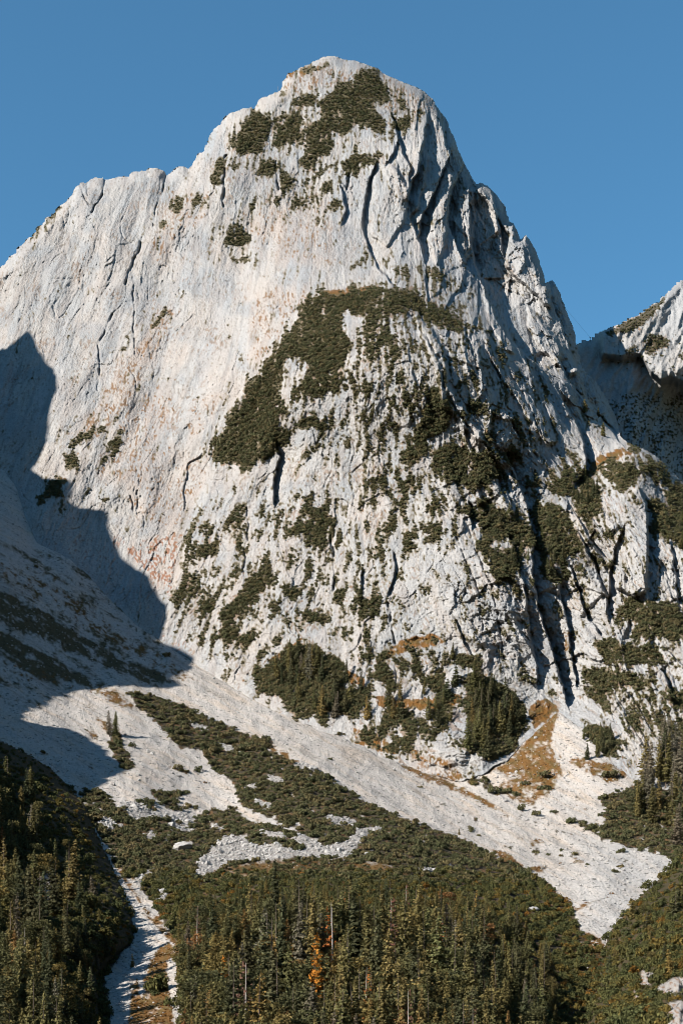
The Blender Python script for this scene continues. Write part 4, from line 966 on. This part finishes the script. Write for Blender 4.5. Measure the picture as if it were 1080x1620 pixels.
# ------------------------------------------------------------------ trees, each its own thing
def tube_mesh(name, rings, mat, sides=6):
    v, f = [], []
    for (x, y, z, r) in rings:
        for k in range(sides):
            a = 2 * math.pi * k / sides
            v.append((x + r * math.cos(a), y + r * math.sin(a), z))
    for i in range(len(rings) - 1):
        for k in range(sides):
            f.append((i * sides + k, i * sides + (k + 1) % sides, (i + 1) * sides + (k + 1) % sides, (i + 1) * sides + k))
    me = bpy.data.meshes.new(name); me.from_pydata(v, [], f); me.materials.append(mat); me.update()
    return me
def conifer(rs, width=.16, levels=30, per=8, start=.10, sparse=0.0, droop=.35, leaf=.032):
    """crown of a tree 1 unit tall: whorls of drooping branches hung with needle clumps"""
    C, A, B = [], [], []
    lean = rs.normal(0, .006, 2)
    pw = rs.uniform(.52, .82)
    bulge = rs.uniform(.75, 1.25, 12)                  # uneven outline round the trunk and up the crown
    for i in range(levels):
        z = start + (1 - start) * (i + rs.uniform(-.4, .4)) / levels
        q = (z - start) / (1 - start)
        rad = width * ((1 - q) ** pw) * (1 - .40 * np.exp(-(q / .10))) * rs.uniform(.70, 1.15) + .006
        for k in range(max(3, int(per * (.5 + .7 * (1 - q))))):
            if rs.rand() < sparse: continue
            a = rs.uniform(0, 2 * math.pi)
            Lr = rad * rs.uniform(.55, 1.12) * bulge[(int(a * 1.9) + int(q * 5) * 3) % 12]
            m = max(3, int(Lr / .013))
            for t in np.linspace(.30, 1.0, m):
                r = Lr * t
                zz = z - droop * Lr * t * (1 - .35 * t) + .12 * Lr * t * t + rs.normal(0, .007)
                C.append((lean[0] * z * 8 + r * math.cos(a) + rs.normal(0, .007), lean[1] * z * 8 + r * math.sin(a) + rs.normal(0, .007), zz))
                w = .95 * leaf * rs.uniform(.5, 1.2) * (1.05 - .3 * t) * (.55 + .45 * (1 - q) ** .5)
                n_ = unit(np.array([math.cos(a), math.sin(a), .55]) + rs.normal(0, .55, 3))
                u_ = unit(np.cross(n_, rs.normal(size=3)))
                A.append(u_ * w * .5); B.append(np.cross(n_, u_) * w * .62)
    for k in range(6):
        C.append((lean[0] * 8, lean[1] * 8, .962 + .007 * k)); A.append((.006, .002, 0)); B.append((0, 0, .012))
    return np.array(C), np.array(A), np.array(B)
def round_crown(rs, n=900, width=.24, base=.22, leaf=.04):
    lob = 9
    cz = rs.uniform(base + .1, .86, lob)
    cr = width * (.4 + .6 * np.sin(np.clip((cz - base) / (1 - base), 0, 1) * math.pi) ** .7)
    ca = rs.uniform(0, 6.283, lob)
    ctr = np.c_[cr * .55 * np.cos(ca), cr * .55 * np.sin(ca), cz]
    k = rs.randint(0, lob, n)
    d = unit(rs.normal(size=(n, 3)))
    C = ctr[k] + d * (rs.uniform(.5, 1.0, n) * .14)[:, None] * np.array([1, 1, .9])
    up = unit(d + .6 * rs.normal(size=(n, 3)))
    A = unit(np.cross(up, rs.normal(size=(n, 3)))) * (leaf * rs.uniform(.5, 1, n))[:, None] * .5
    B = up * (leaf * rs.uniform(.5, 1, n))[:, None] * .5
    return C, A, B
rt = np.random.RandomState(5)
SPRUCE = [quads_to_mesh('crown', *conifer(rt, w, lv, pr, st, sp, dr, lf), M_TREE) for w, lv, pr, st, sp, dr, lf in
          ((.150, 40, 11, .05, .03, .40, .036), (.125, 42, 11, .10, .06, .50, .034), (.175, 36, 11, .04, .05, .30, .038), (.120, 36, 9, .14, .18, .55, .034), (.160, 32, 10, .08, .15, .25, .038))]
YOUNG = [quads_to_mesh('crown', *conifer(rt, w, 18, 10, .02, .05, .25, .070), M_TREE) for w in (.24, .20)]
LARCH = [quads_to_mesh('crown', *conifer(rt, w, 28, 8, .18, .30, .10, .034), M_TREE) for w in (.13, .16)]
DYING = [quads_to_mesh('crown', *conifer(rt, w, 26, 6, .30, .62, .30, .026), M_TREE) for w in (.10, .12)]
ROUND = [quads_to_mesh('crown', *round_crown(rt), M_TREE) for _ in range(3)]
TRUNK = tube_mesh('trunk', [(0, 0, -.03, .014), (0, 0, .03, .011), (.002, 0, .3, .0085), (0, .001, .6, .005), (0, 0, .97, .001)], M_BARK)
def snag_mesh(rs):
    v, f = [], []
    base = [(0, 0, -.03, .012), (.001, 0, .3, .009), (-.001, 0, .6, .006), (0, 0, .99, .0015)]
    me = tube_mesh('trunk', base, M_DEAD)
    return me
SNAG = snag_mesh(rt)
def twig_mesh(rs):
    C, A, B = [], [], []
    for k in range(60):
        z = rs.uniform(.25, .97); a = rs.uniform(0, 6.283); L_ = .10 * (1.05 - z) ** .7 * rs.uniform(.4, 1.1)
        d = np.array([math.cos(a), math.sin(a), -.25 + rs.normal(0, .15)])
        C.append(np.array([0, 0, z]) + d * L_ * .5); B.append(d * L_ * .5); A.append(np.array([-math.sin(a) * .0012, math.cos(a) * .0012, .001]))
    return quads_to_mesh('bare_branches', np.array(C), np.array(A), np.array(B), M_DEAD)
TWIGS = [twig_mesh(rt) for _ in range(2)]

def surface(px, py):
    """nearest surface under a pixel of the drawing plan: world point"""
    best = 1e9
    for g, dep, val in ((gF, depF, validF), (gE, depE, validE), (gD, depD, validD & (sD > 0)), (gA, Adep, validA & (below <= 0))):
        if g.xs[0] <= px <= g.xs[-1] and g.ys[0] <= py <= g.ys[-1] and g.sample(val, px, py):
            best = min(best, float(g.sample(dep, px, py)))
    if best > 1e8: best = float(tpsD(np.array([px]), np.array([py]))[0])
    x, y, z = to_world(px, py, best)
    return x, y, z, best
TONE = {'dark green': (.066, .068, .034), 'green': (.104, .098, .040), 'olive': (.140, .115, .045), 'yellowish': (.185, .132, .044), 'orange': (.30, .120, .020),
        'reddish brown': (.17, .090, .064), 'greyish': (.128, .112, .078), 'rusty': (.28, .105, .030)}
TREES = []          # (kind, tone, px, py, world, height m, zone)
def plan_tree(kind, tone, px, py, hpx, zone):
    x, y, z, d = surface(px, py)
    TREES.append([kind, tone, px, py, (x, y, z), hpx * d / FPX, zone, hpx])
rp = np.random.RandomState(33)
def pick(opts):
    k = [o[0] for o in opts]; w = np.array([o[1] for o in opts], float)
    return k[rp.choice(len(k), p=w / w.sum())]
MIX = [(('spruce', 'dark green'), 4.0), (('spruce', 'green'), 5.5), (('spruce', 'olive'), 4.0), (('larch', 'olive'), 1.6), (('larch', 'yellowish'), .8), (('spruce', 'yellowish'), .5), (('dying', 'reddish brown'), .6), (('dying', 'rusty'), .3), (('larch', 'orange'), .25), (('snag', ''), .25), (('round', 'green'), .6), (('round', 'olive'), .7), (('spruce', 'greyish'), 1.3)]
def grove(poly, n, hfun, zone, mix, mind):
    xs = [p[0] for p in poly]; ys = [p[1] for p in poly]
    got, tries = [], 0
    while len(got) < n and tries < n * 60:
        tries += 1
        x, y = rp.uniform(min(xs), max(xs)), rp.uniform(min(ys), max(ys))
        if not inpoly(np.array([x]), np.array([y]), poly)[0]: continue
        if any(((x - a) / mind) ** 2 + ((y - b) / (mind * .55)) ** 2 < 1 for a, b in got): continue
        got.append((x, y))
    for x, y in sorted(got, key=lambda q: q[1]):
        kind, tone = pick(mix)
        h = hfun(x, y) * rp.uniform(.78, 1.2)
        if kind == 'round': h *= .62
        plan_tree(kind, tone, x, y, h, zone)
# named, conspicuous trees first
for kind, tone, px, py, h, zone in [
    ('spruce', 'greyish', 174, 1166, 44, 'left of the pair on the pale scree'), ('spruce', 'green', 183, 1167, 42, 'right of the pair on the pale scree'),
    ('spruce', 'dark green', 438, 1478, 118, 'rising alone to the pale boulder field'), ('dying', 'reddish brown', 618, 1545, 125, 'in the middle of the bottom forest'),
    ('dying', 'reddish brown', 540, 1640, 80, 'at the bottom edge of the forest'), ('dying', 'rusty', 628, 1650, 78, 'at the bottom edge under the red dead one'),
    ('larch', 'orange', 362, 1610, 100, 'near the path in the bottom forest'), ('snag', '', 524, 1525, 100, 'bare among dark spruces mid forest'), ('snag', '', 401, 1640, 90, 'bare at the bottom edge, left part of forest'),
    ('snag', '', 580, 1625, 75, 'bare near the bottom edge, centre'), ('snag', '', 40, 1545, 80, 'bare on the left hillside'), ('snag', '', 557, 1640, 70, 'bare between reddish trees'),
    ('spruce', 'olive', 110, 1432, 105, 'with sunlit side, standing out on the dark left hillside'), ('spruce', 'dark green', 45, 1275, 60, 'in the shade at the top of the left hillside'),
    ('spruce', 'green', 50, 1265, 55, 'its sunlit tip showing out of the shade at left'), ('spruce', 'green', 12, 1255, 62, 'at the left edge in the shade'),
    ('larch', 'yellowish', 500, 1600, 95, 'yellowing in the bottom forest'), ('larch', 'orange', 475, 1640, 70, 'orange, low at the bottom edge'), ('round', 'orange', 430, 1625, 55, 'orange, low at the bottom edge'),
    ('spruce', 'greyish', 490, 1075, 58, 'tallest on the knoll at the cliff foot'), ('spruce', 'green', 715, 1045, 30, 'on the crest of the cliff foot terrace'), ('spruce', 'yellowish', 580, 1140, 40, 'yellowish on the knoll at the cliff foot'),
    ('young', 'olive', 747, 1243, 22, 'alone on the grass strip'), ('young', 'yellowish', 726, 1321, 12, 'tiny, alone on the scree'), ('young', 'olive', 210, 1530, 22, 'alone on the stony path'),
    ('young', 'dark green', 945, 660, 16, 'on the shaded notch right of the cliff'), ('young', 'olive', 925, 652, 22, 'in the gully below the right ridge'), ('young', 'olive', 953, 690, 22, 'in the gully above the grassy saddle'),
    ]:
    plan_tree(kind, tone, px, py, h, zone)
NAMED = len(TREES)
FOREST = [(290,1490),(330,1462),(420,1455),(520,1450),(640,1445),(720,1440),(800,1470),(850,1500),(870,1560),(880,1640),(880,1722),(290,1722),(292,1600)]
grove(FOREST, 176, lambda x, y: np.interp(y, [1440, 1500, 1560, 1722], [44, 94, 124, 142]) * np.interp(x, [290, 340, 640, 760, 860], [.6, 1, 1, .75, .5]), 'bottom forest', MIX, 13)
LEFT = [(-30,1240),(20,1250),(60,1290),(95,1330),(140,1380),(165,1420),(190,1460),(185,1500),(160,1540),(165,1640),(150,1722),(-30,1722)]
grove(LEFT, 62, lambda x, y: np.interp(y, [1240, 1330, 1450, 1722], [60, 72, 110, 140]) * np.interp(x, [0, 70, 130, 180], [1, .85, .5, .3]), 'left hillside',
      [(('spruce', 'dark green'), 8), (('spruce', 'green'), 4), (('spruce', 'olive'), 2), (('larch', 'olive'), 1), (('spruce', 'greyish'), 1.5), (('round', 'olive'), .6)], 16)
RMID = [(1005,1262),(1010,1245),(1030,1215),(1090,1190),(1100,1345),(1060,1345),(1030,1310),(1000,1290)]
grove(RMID, 34, lambda x, y: np.interp(x, [1000, 1030, 1080], [45, 70, 88]), 'right edge below the cliff', [(('spruce', 'greyish'), 4), (('spruce', 'green'), 3), (('spruce', 'dark green'), 1), (('spruce', 'olive'), 2)], 10)
KNOLL = [(410,1085),(450,1050),(500,1045),(540,1065),(580,1100),(560,1140),(520,1145),(470,1125)]
grove(KNOLL, 24, lambda x, y: 44, 'knoll at the cliff foot', [(('spruce', 'dark green'), 3), (('spruce', 'green'), 3), (('spruce', 'olive'), 2), (('spruce', 'greyish'), 1)], 10)
TERR = [(735,1130),(742,1090),(770,1090),(830,1125),(815,1185),(775,1205),(740,1190)]
grove(TERR, 26, lambda x, y: 46, 'terrace under the great cliff', [(('spruce', 'dark green'), 4), (('spruce', 'green'), 3), (('spruce', 'olive'), 2)], 9)
grove([(600,1150),(612,1090),(720,1080),(730,1130),(690,1170),(640,1160)], 13, lambda x, y: 38, 'terrace under the great cliff', [(('spruce', 'green'), 3), (('spruce', 'olive'), 2), (('young', 'dark green'), 2)], 11)
GUL = [(750,830),(830,810),(845,870),(815,925),(780,900)]
grove(GUL, 12, lambda x, y: 24, 'wooded rib left of the dark gully', [(('spruce', 'dark green'), 4), (('spruce', 'green'), 3)], 8)
grove([(852,830),(895,830),(900,925),(870,925)], 10, lambda x, y: 26, 'wooded rib right of the dark gully', [(('spruce', 'dark green'), 4), (('spruce', 'green'), 3)], 8)
grove([(890,765),(930,755),(955,805),(915,820)], 9, lambda x, y: 26, 'wooded shoulder under the grassy saddle', [(('spruce', 'dark green'), 4), (('spruce', 'green'), 3)], 9)
grove([(1035,800),(1080,790),(1090,890),(1050,860)], 8, lambda x, y: 26, 'right edge beside the rock pillar', [(('spruce', 'dark green'), 3), (('spruce', 'green'), 3), (('spruce', 'greyish'), 1)], 9)
grove([(895,1190),(920,1165),(970,1165),(985,1225),(920,1200)], 8, lambda x, y: 32, 'clump above the scree fan', [(('spruce', 'dark green'), 4), (('spruce', 'green'), 2)], 9)
grove([(960,1455),(1000,1430),(1080,1390),(1100,1550),(1010,1540),(940,1600)], 14, lambda x, y: 40, 'right hillside', [(('young', 'dark green'), 2), (('young', 'olive'), 3), (('round', 'olive'), 4), (('round', 'green'), 3), (('young', 'yellowish'), 1)], 16)

M_CANOPY = foliage_material('canopy_needles', [(0, (.066, .068, .032)), (.35, (.098, .092, .038)), (.7, (.125, .104, .040)), (.92, (.160, .118, .040)), (1, (.20, .095, .04))])
def recoat(me):
    m = me.copy(); m.materials.clear(); m.materials.append(M_CANOPY)
    return m
CANOPY = source_set('canopy_models', [recoat(m) for m in SPRUCE + ROUND[:2]])
for o_ in CANOPY.objects: o_.name = 'canopy_tree'
def canopy(name, poly, n, hfun, label):
    xs = [p[0] for p in poly]; ys = [p[1] for p in poly]
    x = rp.uniform(min(xs), max(xs), n * 3); y = rp.uniform(min(ys), max(ys), n * 3)
    k = inpoly(x, y, poly); x, y = x[k][:n], y[k][:n]
    P = [surface(a, b) for a, b in zip(x, y)]
    hm = np.array([hfun(a, b) * p[3] / FPX for a, b, p in zip(x, y, P)]) * rp.uniform(.7, 1.15, len(x))
    o = scatter(name, np.array([p[:3] for p in P]) - np.array([0, 0, .4]), hm, CANOPY, label, 'forest', rp, (.85, 1.1))
    t = o.data.attributes['turn']; v = np.zeros(len(x) * 3, np.float32); v[2::3] = rp.uniform(0, 6.28, len(x)); t.data.foreach_set('vector', v)
    sz = o.data.attributes['size']; q = np.stack([hm * rp.uniform(1.1, 1.7, len(x))] * 2 + [hm], 1); q[:, 1] = q[:, 0]; sz.data.foreach_set('vector', q.astype(np.float32).ravel())
canopy('forest_canopy', [(275,1470),(300,1425),(420,1412),(560,1412),(700,1412),(800,1430),(850,1470),(880,1540),(880,1722),(290,1722),(285,1560)], 420,
       lambda x, y: np.interp(y, [1412, 1450, 1520, 1722], [24, 44, 84, 105]) * np.interp(x, [280, 330, 640, 760, 880], [.55, 1, 1, .8, .45]), 'smaller trees filling the forest between the tall conifers at the bottom')
canopy('hillside_canopy', [(-60,1230),(40,1265),(100,1330),(140,1400),(160,1450),(150,1530),(125,1640),(115,1722),(-60,1722)], 130,
       lambda x, y: np.interp(y, [1230, 1400, 1722], [38, 60, 95]) * np.interp(x, [0, 80, 150], [1, .8, .4]), 'smaller trees filling the shaded left hillside')
KINDNAME = {'spruce': 'spruce_tree', 'larch': 'larch_tree', 'dying': 'dying_spruce', 'snag': 'dead_tree', 'young': 'young_conifer', 'round': 'leafy_tree'}
KINDWORD = {'spruce': 'spruce', 'larch': 'thin larch', 'dying': 'dying half bare spruce', 'snag': 'dead grey trunk', 'young': 'young conifer', 'round': 'round leafy tree'}
ZONEWORD = {'bottom forest': 'in the bottom forest', 'left hillside': 'on the left hillside', 'right edge below the cliff': 'at the right edge below the cliff', 'knoll at the cliff foot': 'on the knoll at the cliff foot',
            'terrace under the great cliff': 'on the terrace under the great cliff', 'right hillside': 'on the right hillside', 'right edge beside the rock pillar': 'right of the tall rock pillar'}
ORD = ['leftmost', 'second from left', 'third from left', 'fourth from left', 'fifth from left', 'sixth from left', 'seventh from left']
zones = {}
for k, t in enumerate(TREES):
    if k < NAMED:
        t.append(' '.join(f'{t[1]} {KINDWORD[t[0]]} {t[6]}'.split())); t.append(None)
    else:
        zones.setdefault(t[6], []).append(k)
for z, ks in zones.items():
    ys_ = sorted(TREES[k][3] for k in ks); xs_ = sorted(TREES[k][2] for k in ks); n = len(ks)
    nrow = 4 if n > 90 else (3 if n > 30 else 2)
    labels = {}
    for k in ks:
        kind, tone, px, py, w, h, zone, hpx = TREES[k]
        row = min(nrow - 1, int(nrow * sum(y < py for y in ys_) / n))
        rown = {4: ['rearmost row', 'second row', 'third row', 'front row'], 3: ['upper row', 'middle row', 'lowest row'], 2: ['upper', 'lower']}[nrow][row]
        side = ''
        if n > 45: side = ['left part', 'centre', 'right part'][min(2, int(3 * sum(x < px for x in xs_) / n))]
        lab = f'{tone} {KINDWORD[kind]} {ZONEWORD.get(zone, "on the " + zone)}, {rown}' + (' ' + side if side else '')
        labels.setdefault(lab, []).append(k)
    for lab, kk in labels.items():
        kk.sort(key=lambda k: TREES[k][2])
        for i, k in enumerate(kk):
            full = lab
            if len(kk) > 1:
                full = lab + ', ' + ('rightmost' if i == len(kk) - 1 else ORD[min(i, 6)])
            TREES[k].append(full); TREES[k].append(z)
sets = {'spruce': SPRUCE, 'larch': LARCH, 'dying': DYING, 'young': YOUNG, 'round': ROUND}
for kind, tone, px, py, w, h, zone, hpx, lab, grp in TREES:
    e = bpy.data.objects.new(KINDNAME[kind], None); COL.objects.link(e)
    e.empty_display_size = .2
    e.location = (w[0], w[1], w[2] - .3); e.rotation_euler = (rp.normal(0, .015), rp.normal(0, .015), rp.uniform(0, 6.283))
    fat = rp.uniform(.95, 1.5)
    e.scale = (h * fat, h * fat, h)
    tag(e, lab, 'tree', ('trees of the ' + grp) if grp else None)
    if kind == 'snag':
        parts = [('trunk', SNAG), ('bare_branches', TWIGS[rp.randint(2)])]
    else:
        parts = [('trunk', TRUNK if kind != 'dying' else SNAG), ('crown', sets[kind][rp.randint(len(sets[kind]))])]
    for nm, me in parts:
        c = bpy.data.objects.new(nm, me); COL.objects.link(c); c.parent = e
        if nm == 'bare_branches': c['kind'] = 'stuff'
        if nm == 'crown':
            b = TONE[tone]; v = rp.uniform(.8, 1.2)
            c.color = (b[0] * v * rp.uniform(.92, 1.1), b[1] * v, b[2] * v, 1)

# ------------------------------------------------------------------ single shrubs and boulders one can point at
def shrub(px, py, wpx, label, mats='pine', tall=1.0):
    x, y, z, d = surface(px, py)
    src = PINES if mats == 'pine' else (TUFTS if mats == 'rust' else BUSHES)
    me = list(src.objects)[rp.randint(len(src.objects))].data
    o = bpy.data.objects.new('dwarf_pine_shrub' if mats == 'pine' else ('autumn_shrub' if mats == 'rust' else 'leafy_shrub'), me); COL.objects.link(o)
    s = wpx * d / FPX / 1.9
    o.location = (x, y, z - .1); o.scale = (s, s, s * tall * 1.15); o.rotation_euler = (0, 0, rp.uniform(0, 6))
    tag(o, label, 'shrub', 'single shrubs on the scree')
for a in [(782, 1255, 26, 'dark round dwarf pine left of a smaller one on the rocky grass fan'), (804, 1254, 18, 'smaller dark dwarf pine right of a bigger one on the rocky grass fan'), (861, 1250, 22, 'dark dwarf pine beside a reddish shrub on the scree fan'),
          (860, 1229, 24, 'low flat dwarf pine among rocks, upper one on the rusty grass fan'), (830, 1242, 16, 'small low dwarf pine mid way on the rusty grass fan'), (876, 1248, 10, 'small reddish shrub right of a dark dwarf pine', 'rust'),
          (848, 1290, 20, 'lone ragged dwarf pine on the big scree below the fan'), (965, 1229, 28, 'round dwarf pine on rusty grass above the scree fan, right side'), (967, 1414, 9, 'tiny orange bush on a thin line across the lower scree', 'rust'),
          (885, 1366, 7, 'tiny orange tuft on the lower scree', 'rust'), (324, 1238, 9, 'tiny red brown bush on the left scree tongue', 'rust'), (248, 1570, 36, 'large olive bush on rusty grass between the stony tracks', 'leaf', 1.5),
          (208, 1182, 14, 'small shrub right of the shaded shrub strip on the scree', 'leaf'), (902, 1303, 22, 'flat dwarf pine at the left tip of the thicket under the fan'), (540, 1163, 14, 'small bush at the foot of the knoll beside the scree'),
          (1015, 1105, 18, 'dark bush on the lower right rock face')]:
    shrub(*a)
def boulder(px, py, wpx, label, squash=.75):
    x, y, z, d = surface(px, py)
    me = rock_mesh('boulder', rp, M_STONE, 3, squash)
    me.polygons.foreach_set('use_smooth', [False] * len(me.polygons))
    o = bpy.data.objects.new('boulder', me); COL.objects.link(o)
    s = wpx * d / FPX / 2
    o.location = (x, y, z + s * .25); o.scale = (s, s, s); o.rotation_euler = (0, 0, rp.uniform(0, 6))
    tag(o, label, 'boulder', 'big boulders')
for a in [(290, 1344, 32, 'large pale boulder alone in the dwarf pines above the forest', .55), (496, 1218, 15, 'grey boulder on the edge of dwarf pines and the great scree'), (258, 1412, 14, 'grey angular boulder right of the stony path'),
          (842, 1443, 20, 'grey rock poking out of the bushes near the lower scree tip', .6), (748, 1350, 7, 'small boulder on the scree edge above the bushes'), (580, 1352, 9, 'white boulder right of the boulder field'),
          (678, 1378, 6, 'small white boulder on the brown meadow'), (262, 1478, 8, 'pale boulder on grass right of the stony path'), (256, 1612, 6, 'white stone on the grass between the tracks'),
          (240, 1118, 12, 'greenish pale boulder among dwarf pines on the upper slope', .5), (282, 1228, 10, 'flat grey boulder on the left scree tongue', .4), (1040, 1352, 9, 'pale boulder where the scree meets the right thicket')]:
    boulder(*a)

# ------------------------------------------------------------------ cableway in the notch
def rod(name, p0, p1, r, mat, parent=None):
    a, b = Vector(p0), Vector(p1)
    q = (b - a).to_track_quat('Z', 'Y')
    v, f = [], []
    for e in (a, b):
        for k in range(5):
            v.append(e + q @ Vector((r * math.cos(k * 1.2566), r * math.sin(k * 1.2566), 0)))
    for k in range(5): f.append((k, (k + 1) % 5, 5 + (k + 1) % 5, 5 + k))
    return mesh_obj(name, v, f, mat, parent)
pm = to_world(933, 541, 1575.0)
mast = bpy.data.objects.new('cableway_mast', None); COL.objects.link(mast); mast.location = pm
tag(mast, 'tiny dark mast standing in the notch between the two mountains', 'mast')
rod('pole', (0, 0, -2), (0, 0, 5), .25, M_STEEL, mast); rod('crossarm', (-1.0, 0, 4.6), (1.0, 0, 4.6), .2, M_STEEL, mast)
p0 = np.array(pm) + np.array([0, 0, 4.6]); p1 = np.array(to_world(893, 487, 1480.0))
cb_v = []
c_o = rod('cable', p0, p1, .07, M_STEEL)
tag(c_o, 'thin cable crossing the sky gap from the mast up to the cliff', 'cable')
ps = to_world(440, 143, 1545.0)
rod_o = rod('summit_pole', (ps[0], ps[1], ps[2] - 1), (ps[0], ps[1], ps[2] + 4), .22, M_STEEL)
tag(rod_o, 'thin pole on the left shoulder of the summit', 'pole')
